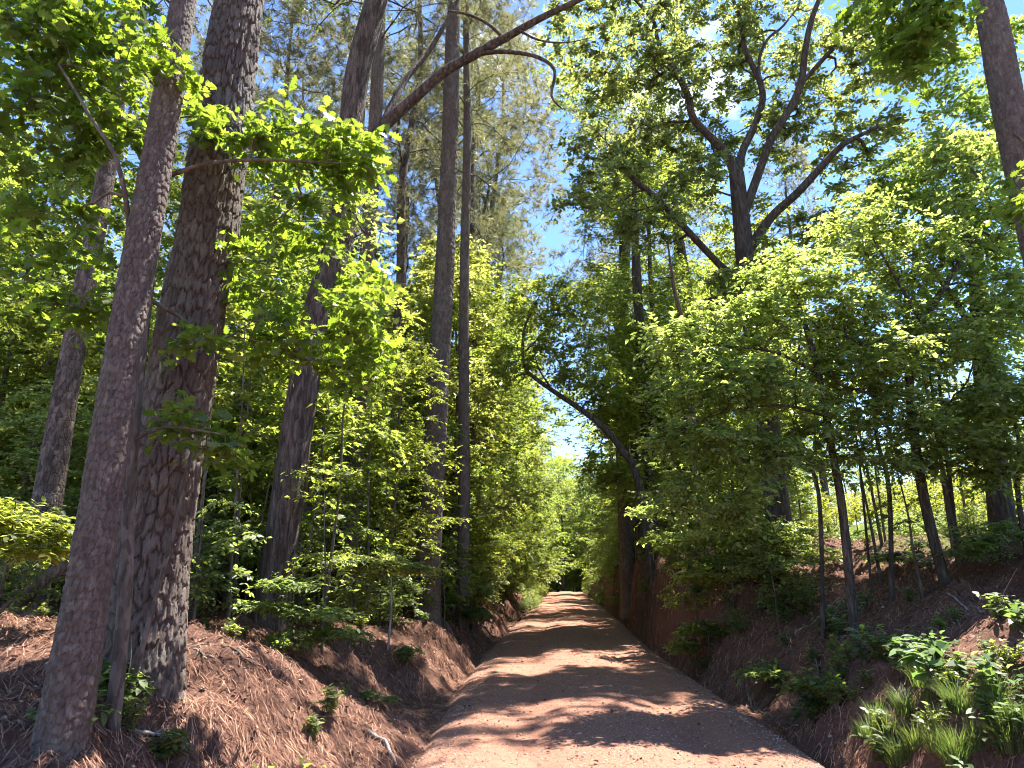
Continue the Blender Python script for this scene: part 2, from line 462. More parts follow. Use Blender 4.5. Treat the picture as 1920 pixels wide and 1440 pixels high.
# light-green, sun-loving understory leaves; darker oak leaves; small canopy leaves; needles
M['oak'] = leaf_mat('oak_leaf', [(.028, .062, .015), (.05, .095, .02), (.08, .128, .028), (.14, .13, .03)], (.30, .44, .035), .5, .42)
M['under'] = leaf_mat('understory_leaf', [(.05, .082, .024), (.08, .115, .032), (.11, .14, .04), (.19, .15, .05)], (.46, .53, .07), .55, .45)
M['beech'] = leaf_mat('beech_leaf', [(.042, .074, .03), (.072, .105, .038), (.11, .14, .055), (.17, .16, .06)], (.54, .60, .12), .55, .36, .7)
M['canopy'] = leaf_mat('canopy_leaf', [(.05, .08, .03), (.075, .105, .035), (.10, .125, .05), (.17, .13, .05)], (.42, .46, .10), .52, .38, .6)
M['shrub'] = leaf_mat('shrub_leaf', [(.06, .09, .035), (.085, .12, .045), (.115, .145, .06), (.18, .15, .07)], (.44, .52, .10), .5, .5)
M['broad'] = leaf_mat('broad_leaf', [(.06, .11, .035), (.09, .145, .05), (.11, .17, .06), (.16, .17, .06)], (.22, .33, .06), .4, .4)
M['pine_needle'] = leaf_mat('pine_needle', [(.10, .11, .045), (.14, .14, .065), (.18, .16, .085)], (.32, .31, .12), .4, .5)
M['grass'] = leaf_mat('grass_blade', [(.09, .13, .04), (.14, .18, .06), (.24, .22, .10)], (.22, .3, .05), .4, .5)
M['meadow'] = leaf_mat('meadow_leaf', [(.10, .13, .02), (.15, .18, .03), (.2, .2, .05)], (.46, .48, .05), .45, .5)
M['pinebark'] = bark_mat('pine_bark', (.055, .04, .032), (.115, .085, .069), (.195, .152, .127), 1.0, .45, .9)
M['hardbark'] = bark_mat('hardwood_bark', (.042, .03, .024), (.08, .058, .047), (.135, .102, .085), 1.6, .2, .8, lichen=(.12, .115, .09))
M['smoothbark'] = bark_mat('sapling_bark', (.06, .047, .037), (.10, .08, .063), (.155, .13, .105), 2., .3, .35, lichen=(.12, .12, .075), plates=False)
M['darkbark'] = bark_mat('dark_bark', (.045, .035, .03), (.075, .06, .05), (.12, .10, .085), 1.8, .2, .8)
M['palebark'] = bark_mat('pale_dead_wood', (.16, .13, .11), (.26, .22, .19), (.36, .32, .28), 2., .2, .5, plates=False)
M['plate'] = plate_bark_mat('plated_pine_bark', (.045, .033, .027), (.105, .079, .065), (.21, .172, .146))
M['straw'] = simple_mat('pine_straw', [(0, (.08, .036, .026)), (.5, (.21, .098, .062)), (1, (.40, .23, .15))], per_island=True)
M['litter'] = simple_mat('leaf_litter', [(0, (.05, .03, .024)), (.5, (.16, .085, .06)), (1, (.38, .27, .2))], per_island=True)
M['stone'] = simple_mat('gravel_stone', [(0, (.17, .10, .08)), (.5, (.29, .18, .14)), (1, (.42, .31, .26))], per_island=True)
M['deadwood'] = bark_mat('dead_wood', (.07, .045, .035), (.13, .09, .07), (.2, .15, .125), 2.5, .2, .5, plates=False)
# ------------------------------------------------------------------ terrain
_yy = np.arange(-60, 900, .5)
def _sm(k, v, w):
    z = np.interp(_yy, k, v); n = int(w / .5) | 1
    return np.convolve(np.pad(z, n // 2, mode='edge'), np.ones(n) / n, 'valid')
_ZR = _sm([-60, 0, 30, 68, 74, 90, 120, 900], [-.95, 0, .48, 1.07, 1.08, .55, -.6, -1.0], 6)
_XR = _sm([-60, 0, 5.75, 9.4, 17, 28, 40, 61, 72, 95, 125, 900], [.85, .9, .95, 1.02, 1.32, 2.2, 3.1, 4.5, 5.3, 8.5, 16, 16], 6)
_HL = _sm([-60, 4.3, 5.6, 7, 9, 14, 25, 40, 60, 900], [.66, .72, 1.0, 1.1, .92, .9, 1.1, 1.2, .9, .8], 1.5)
_HR = _sm([-60, 5, 9, 14, 25, 40, 55, 70, 900], [1.8, 2.0, 2.1, 2.35, 2.8, 2.3, 1.3, 1.0, 1.0], 6)
def zr(y): return np.interp(y, _yy, _ZR)
def xr(y): return np.interp(y, _yy, _XR)
def sstep(a, b, x):
    t = np.clip((x - a) / (b - a), 0, 1); return t * t * (3 - 2 * t)
HALF = 1.80
MOUNDS = [(-2.66, 4.5, .3), (-2.8, 5.7, .7), (-1.83, 15.5, .7), (-3.45, 10.2, .7), (-2.5, 4.95, .3)]   # litter heaped round the trunk feet
def ground(x, y, detail=True):
    x = np.asarray(x, float); y = np.asarray(y, float)
    s = x - xr(y); z0 = zr(y)
    wob = fbm(y, x * .15, .5, 3) * .55 + fbm(y, x * .5, 2.1, 3, .6) * .34 + fbm(y, x * .8, 5.5, 3, .6) * .15
    hl = np.interp(y, _yy, _HL); hr = np.interp(y, _yy, _HR)
    sl = -s - HALF + wob; kr = sstep(11, 17, y); sr = s - HALF + wob * .8 * (1 - .55 * kr) + .22 * kr
    # left: shallow ditch, rounded bank, gentle forest floor
    kl = sstep(8, 13, y)
    zl = -.10 * sstep(-.1, .35, sl) + (hl + .1) * ((.8 * np.clip(sl / 1.8, 0, 1) ** 1.15 + .2 * sstep(1.5, 3, sl)) * (1 - kl) + kl * (.66 * sstep(.2, 1.15, sl) + .34 * sstep(.8, 2.6, sl))) + .035 * np.clip(sl - 3, 0, 60)
    # right: ditch, steep lower cut, long slope to the crest, then the rising meadow
    k = sstep(11, 17, y)
    zrt = -.10 * sstep(-.1, .3, sr) + (hr + .1) * ((.34 + .46 * k) * sstep(.15 + .1 * k, 1.35 - .65 * k, sr) + (.28 - .14 * k) * sstep(.9, 2.6, sr) + (.38 - .32 * k) * sstep(2.2, 5.2, sr)) \
        + .19 * np.clip(sr - 5.5, 0, 34) * sstep(5, 7, sr)
    onroad = .10 * (1 - np.clip(s / HALF, -1, 1) ** 2) - .13
    z = z0 + np.where(s < 0, zl, zrt) + np.where(np.abs(s) < HALF, onroad, -.13 + .06 * sstep(HALF, HALF + .4, np.abs(s)))
    off = sstep(HALF * .9, HALF + 1.0, np.abs(s))
    z = z + off * (.16 * fbm(x, y, .45, 3) + .17 * fbm(x, y, 1.9, 4, .62)) * np.where(np.abs(s) > 20, .6, 1)
    z = z + off * .30 * fbm(x, y * 1.3, 1.1, 4, .6) * kr * sstep(.2, .6, sr) * sstep(3.2, 1.2, sr)
    for (bx, by, br) in MOUNDS: z = z + .075 * np.exp(-((x - bx) ** 2 + (y - by) ** 2) / (br * br))
    if detail: z = z + off * .04 * fbm(x, y, 7, 4, .65)
    return z
def G(x, y): return float(ground(np.array([x]), np.array([y]), False)[0])
def gp(px, py, y0=2.5, y1=90):
    """terrain point seen at a photo pixel"""
    u = (px - 960) / 1300.0; v = (720 - py) / 1300.0
    dy = CP - v * SP; dz = SP + v * CP
    Y = np.concatenate([np.arange(y0, 20, .03), np.arange(20, y1, .2)])
    X = u / dy * Y; Z = EYE + dz / dy * Y
    h = ground(X, Y, False) > Z
    i = int(np.argmax(h)) if h.any() else len(Y) - 1
    return np.array([X[i], Y[i], ground(X[i:i + 1], Y[i:i + 1], False)[0]])

def build_ground():
    s1 = np.concatenate([-np.geomspace(14, 700, 50)[::-1], np.arange(-13.9, -6, .14), np.arange(-6, 8, .05), np.arange(8, 20, .14), np.geomspace(20.2, 700, 50)])
    y1 = np.concatenate([-np.geomspace(3, 60, 14)[::-1], np.arange(-2.8, 2.5, .25), np.arange(2.5, 13, .045), np.arange(13, 30, .1), np.geomspace(30.2, 860, 190)])
    S, Y = np.meshgrid(s1, y1)
    X = S + xr(Y); Z = ground(X, Y)
    mb = MB(); mb.grid(np.stack([X, Y, Z], -1).reshape(-1, 3), len(y1), len(s1))
    x, y = X.ravel(), Y.ravel(); s = S.ravel()
    # clay shows where the cut is steep
    e = .15; gx = (ground(x + e, y, False) - ground(x - e, y, False)) / (2 * e)
    clay = np.clip(sstep(.8, 1.5, np.abs(gx)) * (.35 + 1.2 * fbm(x, y, 1.3, 3)) * (.5 + .5 * sstep(9, 20, y)) + sstep(HALF + .5, HALF, np.abs(s)), 0, 1)
    field = sstep(5.8, 7.4, s + 1.5 * fbm(x, y, .3, 2)) * sstep(5, 7, y) + 0
    o = mb.obj('ground', ground_mat(), attrs={'clay': clay, 'field': np.clip(field, 0, 1)})
    tag(o, 'reddish forest floor and cut banks carpeted with fallen pine straw', None, None, 'structure')
    o['category'] = 'ground'

def road_z(x, y):
    s = x - xr(y)
    q = np.abs(s) / HALF
    z = zr(y) + .13 * (1 - np.clip(q, 0, 1.3) ** 2) - .045
    z = z + .022 * np.exp(-((np.abs(s) - 1.45) / .22) ** 2) - .045 * np.exp(-((np.abs(s) - .82) / .26) ** 2)
    return z + .016 * fbm(x * .9, y * .5, 1.0, 3) + .016 * fbm(x, y, 7, 4, .65) - .10 * sstep(.98, 1.12, q)

def build_road():
    s1 = np.linspace(-2.25, 2.25, 110)
    y1 = np.concatenate([np.arange(-12, 2.5, .3), np.arange(2.5, 14, .04), np.arange(14, 30, .1), np.geomspace(30.1, 120, 120)])
    S, Y = np.meshgrid(s1, y1); X = S + xr(Y); Z = road_z(X, Y)
    mb = MB(); mb.grid(np.stack([X, Y, Z], -1).reshape(-1, 3), len(y1), len(s1))
    edge = np.clip(sstep(1.35, 1.95, np.abs(S) + .5 * fbm(X, Y * .5, 1.2, 3)), 0, 1).ravel()
    tr = (np.exp(-((np.abs(S + .12 * fbm(Y, S * .2, .25, 2)) - .82) / .33) ** 2) * np.clip(.75 + .9 * fbm(X, Y * .3, .9, 3), 0, 1)).ravel()
    o = mb.obj('dirt_road', road_mat(), attrs={'edge': edge, 'track': tr})
    tag(o, 'reddish dirt and gravel lane crossed by leaf shadows', None, None, 'structure'); o['category'] = 'road'

def scatter_stuff():
    rng = np.random.default_rng(3)
    # gravel
    n = 44000
    y = 3 + 27 * rng.random(n) ** 1.8; s = np.clip(rng.normal(0, 1.15, n), -2.2, 2.2)
    k = rng.random(n) < .35; s[k] = np.sign(rng.normal(0, 1, k.sum())) * rng.normal(1.7, .18, k.sum())
    x = s + xr(y); z = np.maximum(road_z(x, y), ground(x, y))
    r = .004 + .010 * rng.random(n) ** 3 + (rng.random(n) > .992) * .012
    o6 = np.array([[1, 0, 0], [0, 1, 0], [-1, 0, 0], [0, -1, 0], [0, 0, .8], [0, 0, -.5]])
    fc = np.array([[0, 1, 4], [1, 2, 4], [2, 3, 4], [3, 0, 4], [1, 0, 5], [2, 1, 5], [3, 2, 5], [0, 3, 5]])
    V = o6[None] * r[:, None, None] * rng.uniform(.6, 1.3, (n, 6, 3))
    a = rng.random(n) * 6.28; c, s_ = np.cos(a)[:, None], np.sin(a)[:, None]
    V = np.stack([V[..., 0] * c - V[..., 1] * s_, V[..., 0] * s_ + V[..., 1] * c, V[..., 2]], -1)
    V += np.stack([x, y, z + r * .25], -1)[:, None]
    mb = MB(); L = (np.arange(n)[:, None, None] * 6 + fc[None]).reshape(-1, 3); mb.add(V.reshape(-1, 3), L, np.full(len(L), 3))
    o = mb.obj('gravel', M['stone'], smooth=False); tag(o, 'loose pea gravel scattered over the dirt lane', 'gravel', None, 'stuff')
    # pine straw: thin curved strands lying on both banks
    n = 300000
    y = 3 + 24 * rng.random(n) ** 1.7
    left = rng.random(n) < .55
    s = np.where(left, -HALF + .15 - 7 * rng.random(n) ** 1.3, HALF - .1 + 6.5 * rng.random(n) ** 1.2)
    x = s + xr(y)
    keep = (fbm(x, y, .9, 3) + .5 > rng.random(n) * .8); x, y = x[keep], y[keep]; n = len(x)
    z = ground(x, y) + rng.uniform(.002, .03, n)
    e = .05; gx = (ground(x + e, y) - ground(x - e, y)) / (2 * e); gy = (ground(x, y + e) - ground(x, y - e)) / (2 * e)
    a = rng.random(n) * 6.283
    d = np.stack([np.cos(a), np.sin(a)], -1)
    # strands slide down steep faces
    g2 = np.stack([gx, gy], -1); steep = np.clip(np.linalg.norm(g2, axis=1) / .9, 0, 1)[:, None]
    sgn = np.sign((d * g2).sum(1, keepdims=True)); sgn[sgn == 0] = 1
    d = norm(d + steep * .45 * sgn * norm(g2)); dz = (d * g2).sum(1)
    D = norm(np.column_stack([d, dz + rng.normal(0, .18, n)])); L = rng.uniform(.04, .17, n)[:, None]
    w = norm(np.cross(D, [0, 0, 1.])) * rng.uniform(.0010, .0020, (n, 1)) * (1 + y[:, None] / 9)
    P = np.column_stack([x, y, z]); bend = np.cross(D, [0, 0, 1.]) * rng.normal(0, .12, (n, 1)) * L
    mid = P + bend + [0, 0, .004]
    V = np.stack([P - D * L * .5 - w, P - D * L * .5 + w, mid + w, mid - w, P + D * L * .5 + w * .5, P + D * L * .5 - w * .5], 1)
    q = (np.arange(n)[:, None, None] * 6 + np.array([[0, 1, 2, 3], [3, 2, 4, 5]])[None]).reshape(-1, 4)
    mb = MB(); mb.add(V.reshape(-1, 3), q, np.full(len(q), 4))
    o = mb.obj('pine_straw', M['straw']); tag(o, 'rusty fallen pine needles matted over both banks', 'pine straw', None, 'stuff')
    # dry leaves and bark chips
    n = 42000
    y = 3 + 24 * rng.random(n) ** 1.6; left = rng.random(n) < .5
    s = np.where(left, -HALF + .1 - 6 * rng.random(n), HALF - .1 + 6 * rng.random(n))
    onr = rng.random(n) < .045; s = np.where(onr, rng.uniform(-1.7, 1.7, n), s); x = s + xr(y)
    mb = MB(); a = rng.random(n) * 6.283
    D = np.column_stack([np.cos(a), np.sin(a), rng.normal(0, .3, n)])
    add_leaves(mb, np.column_stack([x, y, np.where(onr, road_z(x, y), ground(x, y)) + .012]), norm(D), np.full(n, .02), 1, .036, 'oval', rng, flat=.45, droop=0)
    o = mb.obj('leaf_litter', M['litter']); tag(o, 'dry brown leaves and chips lying among the straw', 'leaf litter', None, 'stuff')

# ------------------------------------------------------------------ trunk with real bark plates
def plated(cw, ch, depth, hi_len, dz, sides, seed, flare=.25, low_sides=24):
    def make(pts, r, root, base):
        rng = np.random.default_rng(seed)
        seg = np.r_[0, np.cumsum(np.linalg.norm(np.diff(pts, axis=0), axis=1))]
        tot = seg[-1]; hi = min(hi_len, tot)
        t = np.concatenate([np.arange(0, hi, dz), np.arange(hi, tot, .25), [tot]])
        P = np.stack([np.interp(t, seg, pts[:, i]) for i in range(3)], -1); rr = np.interp(t, seg, r)
        rr = rr * (1 + flare * np.exp(-t / .55))
        th = np.linspace(0, 2 * np.pi, sides, endpoint=False)
        T = norm(np.gradient(P, axis=0)); A = norm(np.cross(T, [0, 1., 0])); B = np.cross(T, A)
        ru = np.median(rr)
        nu = max(6, int(round(2 * np.pi * ru / cw)))
        U = th / (2 * np.pi) * nu; Vv = t / ch
        UU, VV = np.meshgrid(U, Vv)
        # wobble so the furrows wander
        cu, su = np.cos(UU / nu * 2 * np.pi), np.sin(UU / nu * 2 * np.pi)
        UU = UU + .55 * fbm(cu * nu * .3 + 40, su * nu * .3 + VV * .9, .7, 3); VV = VV + .5 * fbm(cu * nu * .35, su * nu * .35 + VV * .8 + 9, .8, 3)
        tab = rng.random((64, 512, 3))
        iu, iv = np.floor(UU).astype(int), np.floor(VV).astype(int)
        f1 = np.full(UU.shape, 9.); dvn = np.zeros(UU.shape); dun = np.zeros(UU.shape); f2 = np.full(UU.shape, 9.); cid = np.zeros(UU.shape)
        for du in (-1, 0, 1):
            for dv in (-1, 0, 1):
                a = iu + du; b = iv + dv
                q = tab[a % nu % 64, b % 512]
                d = np.hypot(a + .5 + (q[..., 0] - .5) * .8 - UU, (b + .5 + (q[..., 1] - .5) * .8 - VV) * 1.0)
                near = d < f1
                f2 = np.where(near, f1, np.minimum(f2, d)); cid = np.where(near, q[..., 2], cid); dvn = np.where(near, b + .5 + (q[..., 1] - .5) * .8 - VV, dvn); dun = np.where(near, a + .5 + (q[..., 0] - .5) * .8 - UU, dun); f1 = np.where(near, d, f1)
        edge = f2 - f1
        jag = fbm(cu * nu * .8 + 3, su * nu * .8 + VV * 2.2, 1.3, 4, .6)
        flake = np.floor((fbm(cu * nu * .45, su * nu * .45 + VV * 1.1 + 31, 1.0, 3) + 1) * 5) / 5 - .6
        h = sstep(.02, .17, edge + .2 * jag) * (.7 + .35 * cid + .35 * dvn + .3 * (cid - .5) * dun * 2) + .45 * flake + .22 * jag
        fade = np.clip((hi - t) / 1.5, 0, 1)[:, None]
        disp = depth * (h - .8) * (.25 + .75 * fade)
        lump = .03 * fbm(cu * 1.3, su * 1.3 + t[:, None] * .7, 1.0, 3) * rr[:, None] * 3
        rad = rr[:, None] + disp + lump
        V = P[:, None] + rad[..., None] * (cu0(th)[None, :, None] * A[:, None] + su0(th)[None, :, None] * B[:, None])
        mb = MB(); mb.grid(V.reshape(-1, 3), len(t), sides, wrap=True)
        return mb.obj('trunk', M['plate'], root, base, attrs={'plate': cid.ravel()})
    return make
def cu0(t): return np.cos(t)
def su0(t): return np.sin(t)
SKY, EXPOSURE, CLOUD = .09, 2.18, (.35, .2, .1)
build_ground(); build_road(); scatter_stuff()

def PX(*rows):
    return [np.r_[at(a, b, Y), r] for a, b, Y, r in rows]
def xat(px, Y): return (px - 960) / 1300.0 * Y * 1.0 / (CP + .06)
def base_at(px, Y):
    x = xat(px, Y); return np.array([x, Y, G(x, Y)])
def from_ground(rows, sink=.12):
    """first key is put on the terrain"""
    rows = [np.array(r) for r in rows]; rows[0][2] = G(rows[0][0], rows[0][1]) - sink
    return rows
def up_to(rows, H, dx=0., dy=0., r=.08):
    """carry a trunk on above the picture to height H"""
    p = rows[-1]; d = norm(rows[-1][:3] - rows[-2][:3]); h = H - p[2]
    q = p[:3] + d / max(d[2], .5) * h + np.array([dx, dy, 0]); m = (p[:3] + q) / 2 + np.array([-dx * .15, .1, 0])
    return rows + [np.r_[m, (p[3] + r) / 2], np.r_[q, r]]

# =================================================================== pines with real bark relief
def pine_crown(t, pts, r, z0, n, spread, rng, attach=.0):
    """targets for a loose pine crown along the upper trunk"""
    top = pts[-1]
    zz = z0 + (top[2] - z0) * rng.random(n) ** .85
    c = np.stack([np.interp(zz, pts[:, 2], pts[:, i]) for i in range(3)], -1)
    f = (zz - z0) / (top[2] - z0)
    rad = spread * (1 - .75 * f ** 1.5) * np.sqrt(rng.uniform(.12, 1, n))
    a = rng.random(n) * 6.283
    c += np.stack([np.cos(a) * rad, np.sin(a) * rad, rad * .22 + rng.normal(0, .3, n)], -1)
    t.pts(c)

def hero_pine(label, rows, H, seed, z0, n, spread, cw, ch, dep, hi, dz, sides, flare=.25, needle=(20, .26, .007), top=.06, extra=None, group=None):
    t = Tree(seed); rows = up_to(from_ground(rows, .3), H, r=top)
    P = smooth_path(rows, .25)
    t.paths.append(('trunk', P[:, :3], P[:, 3]))
    T = norm(np.gradient(P[:, :3], axis=0))
    for i in range(0, len(P)):
        if P[i, 2] > z0 - 1: t.np_.append(P[i, :3]); t.nd.append(T[i]); t.nr.append(P[i, 3]); t.nch.append(-1); t.nidx.append(0)
    pine_crown(t, P[:, :3], P[:, 3], z0, n, spread, t.rng)
    if extra is not None: extra(t)
    t.grow(lift=.15, droop=-.05, wig=.07, step=.35, updir=1.5)
    base = np.r_[rows[0][:2], rows[0][2] + .3]
    return make_tree('pine_tree', label, 'pine tree', group, t, base, M['pinebark'], M['pine_needle'], ('needle',) + needle,
                     rt=.006, spray=(11, .5), spray_kw=dict(back=.6, horiz=.3, every=2), trunk_mesh=plated(cw, ch, dep, hi, dz, sides, seed, flare))

hero_pine('slender leaning pine in front of the thickest pine, bark in scaly plates',
          PX((112, 1405, 4.5, .142), (165, 1100, 4.5, .125), (215, 760, 4.5, .116), (258, 500, 4.5, .111), (302, 260, 4.5, .102), (345, 0, 4.5, .092)),
          17, 21, 11, 60, 2.6, .038, .06, .011, 6.2, .008, 150, .22)
hero_pine('thickest pine, massive trunk with deep furrowed bark behind the leaning slender pine',
          PX((262, 1285, 5.7, .30), (292, 1000, 5.7, .27), (350, 640, 5.7, .262), (394, 400, 5.7, .247), (450, 0, 5.7, .23)),
          21, 22, 13, 80, 3.4, .055, .17, .03, 7.5, .010, 240, .18)
hero_pine('tall straight pine standing alone on the bank edge beside the dirt lane',
          PX((799, 1172, 15.5, .285), (806, 1000, 15.5, .255), (820, 750, 15.5, .245), (831, 560, 15.5, .235), (841, 330, 15.5, .212), (848, 100, 15.5, .19)),
          24, 23, 15.2, 80, 3.2, .075, .17, .02, 16.5, .024, 90, .3)
hero_pine('thinner pine right behind the tall straight pine at the lane',
          PX((868, 1110, 17, .15), (870, 900, 17, .14), (870, 560, 17, .128), (876, 250, 17, .11), (874, 60, 17, .09)),
          21, 24, 10.5, 110, 3.4, .06, .12, .012, 13, .04, 44)
hero_pine('pine trunk cut by the right picture edge, high above the bank thicket',
          PX((2085, 1080, 8, .22), (1960, 520, 8, .195), (1903, 260, 8, .19), (1878, 130, 8, .185), (1852, 0, 8, .175)),
          20, 25, 14, 34, 2.0, .055, .11, .013, 9, .016, 90)
hero_pine('reddish pine behind the arching limb, trunk bare to above the thicket',
          PX((652, 1085, 14.5, .21), (664, 850, 14.5, .195), (688, 480, 14.5, .175), (700, 300, 14.5, .165), (712, 40, 14.5, .14)),
          23, 26, 13.5, 90, 3.4, .06, .13, .014, 12, .03, 64)
hero_pine('dark pine at the foot of the red cut where the lane narrows',
          PX((1178, 1105, 24, .27), (1168, 850, 24, .24), (1167, 600, 24, .22), (1176, 400, 24, .19), (1186, 230, 24, .16)),
          20, 27, 11, 90, 4.2, .08, .16, .02, 12, .05, 50)

# =================================================================== hardwoods
def hero_oak(name, label, cat, rows, limbs, seed, blobs, leaf, bark='hardbark', mat='canopy', H=None, spray=(5, .5), rt=.006, top=.05, group=None,
             leaf_kw=None, spray_kw=None, twig_r=.0025, grow=None, attach=(.35, 1), sides=18):
    t = Tree(seed); rows = from_ground(rows)
    if H: rows = up_to(rows, H, r=top)
    t.path('trunk', rows, .2, attach)
    for l in limbs: t.path('limb', l, .15, (.25, 1))
    for c, rad, n in blobs: t.blob(c, rad, n)
    t.grow(**(grow or dict(lift=.2, wig=.08, step=.22)))
    base = np.r_[rows[0][:2], rows[0][2] + .12]
    return make_tree(name, label, cat, group, t, base, M[bark], M[mat], ('leaf',) + leaf, rt=rt, twig_r=twig_r, spray=spray, sides=sides, leaf_kw=leaf_kw, spray_kw=spray_kw)

# arching hardwood whose limb crosses the lane
hero_oak('hardwood_tree', 'curved hardwood whose long limb arches over the lane across the sky', 'hardwood tree',
    PX((503, 1190, 10.2, .25), (530, 1000, 10.2, .235), (558, 800, 10.2, .23), (592, 600, 10.3, .225), (640, 430, 10.5, .225), (656, 300, 10.6, .22), (668, 150, 10.7, .22), (706, 0, 10.8, .21)),
    [PX((656, 320, 10.6, 0.136), (690, 285, 10.6, 0.128), (715, 240, 10.5, 0.120), (770, 190, 10.4, 0.100), (830, 137, 10.3, 0.088), (885, 105, 10.2, 0.084), (940, 75, 10.1, 0.072), (1010, 36, 10, 0.060), (1085, 0, 9.9, 0.048), (1150, -30, 9.8, 0.036), (1230, -50, 9.7, 0.020)),
     PX((716, 236, 10.5, 0.072), (760, 150, 10.9, 0.056), (805, 95, 11.2, 0.048), (858, 0, 11.5, 0.036), (890, -80, 11.7, 0.024)),
     PX((890, 104, 10.2, 0.044), (920, 98, 10.1, 0.040), (962, 98, 10, 0.036), (1010, 108, 9.8, 0.032), (1040, 132, 9.7, 0.028), (1034, 180, 9.7, 0.020), (1055, 205, 9.7, 0.010)),
     PX((945, 72, 10.1, 0.032), (915, 45, 10.2, 0.028), (880, 28, 10.3, 0.024), (840, 20, 10.4, 0.016)),
     PX((975, 58, 10, 0.024), (1010, 75, 9.9, 0.018), (1060, 80, 9.8, 0.012), (1110, 70, 9.7, 0.006))],
    31, [(at(560, -120, 10.8), (2.2, 2.2, 1.4), 50), (at(760, -150, 11.4), (2.0, 1.8, 1.0), 40), (at(1000, -160, 10), (1.8, 1.4, .8), 26), (at(620, 420, 10), (.9, 1.0, .8), 20), (at(1180, -90, 10), (1.0, 1, .6), 14)],
    ('oval', .085, 8), H=16, attach=(.45, 1))

# big forked oak on the right
OY = 14.
def oy(*rows): return PX(*[(a, b, OY + d, r) for a, b, d, r in rows])
hero_oak('oak_tree', 'forked oak with black spreading limbs against the sky over the right bank', 'oak tree',
    oy((1462, 1020, 0, 0.286), (1455, 930, 0, 0.244), (1438, 780, 0, 0.223), (1405, 560, 0, 0.210), (1392, 430, 0, 0.193), (1381, 325, 0, 0.168)),
    [oy((1384, 345, 0, 0.126), (1368, 300, 0, 0.111), (1340, 265, -.2, 0.096), (1300, 222, -.4, 0.085), (1292, 187, -.5, 0.081), (1280, 158, -.6, 0.074), (1257, 117, -.7, 0.067), (1233, 77, -.8, 0.052), (1227, 43, -.9, 0.041), (1187, -5, -1, 0.030)),
     oy((1382, 335, 0, 0.111), (1392, 285, .2, 0.096), (1413, 240, .4, 0.089), (1430, 187, .5, 0.081), (1423, 147, .6, 0.078), (1397, 93, .6, 0.067), (1390, 43, .6, 0.056), (1372, -10, .6, 0.044), (1355, -90, .7, 0.022)),
     oy((1392, 410, 0, 0.111), (1423, 323, -.2, 0.096), (1447, 260, -.4, 0.089), (1487, 193, -.6, 0.085), (1503, 150, -.7, 0.081), (1510, 93, -.8, 0.074), (1523, 33, -.9, 0.063), (1548, -30, -1, 0.044)),
     oy((1501, 158, -.7, 0.059), (1563, 90, -1, 0.048), (1613, 40, -1.2, 0.041), (1645, 5, -1.3, 0.030)),
     oy((1404, 470, 0, 0.118), (1428, 432, -.2, 0.104), (1453, 400, -.3, 0.096), (1497, 360, -.6, 0.089), (1540, 313, -.9, 0.078), (1580, 272, -1.2, 0.063), (1645, 238, -1.5, 0.030)),
     oy((1424, 150, .6, 0.044), (1424, 110, .6, 0.041), (1440, 73, .8, 0.037), (1467, 50, .9, 0.030), (1495, 15, 1, 0.018)),
     oy((1402, 545, 0, 0.111), (1345, 492, -.4, 0.074), (1282, 425, -.8, 0.070), (1232, 372, -1, 0.063), (1188, 336, -1.2, 0.056), (1163, 296, -1.3, 0.037), (1140, 270, -1.4, 0.015))],
    32, [(at(1150, 60, 13.2), (1.7, 1.5, 1.5), 96), (at(1220, 200, 14.4), (1.6, 1.4, 1.2), 90), (at(1340, 60, 15.1), (1.3, 1.3, 1.4), 78), (at(1440, 40, 15.6), (1.4, 1.4, 1.3), 78), (at(1330, -120, 14), (2.6, 2, 1.2), 96),
         (at(1570, 130, 14.1), (1.4, 1.3, 1.2), 78), (at(1500, 260, 14.5), (1.1, 1.1, .9), 50), (at(1640, 300, 13.7), (1.3, 1.3, 1.1), 72), (at(1120, 330, 12.8), (.9, 1, 1.0), 40), (at(1320, 290, 15.1), (.8, 1, .8), 33), (at(1400, 200, 15.9), (.9, .8, 1), 33),
         (at(1680, 60, 12.5), (1.4, 1.2, 1.2), 66), (at(1390, 560, 13.2), (.9, .6, .8), 31), (at(1440, 720, 13), (.9, .6, .8), 28), (at(1500, 460, 13), (.9, .8, .6), 28), (at(1600, 440, 13), (1.1, .8, .7), 31), (at(1300, 330, 13.4), (.7, .6, .5), 18), (at(1240, 420, 13), (.8, .8, .5), 21)],
    ('oval', .095, 8), bark='darkbark', spray=(9, .32), attach=(.45, 1))

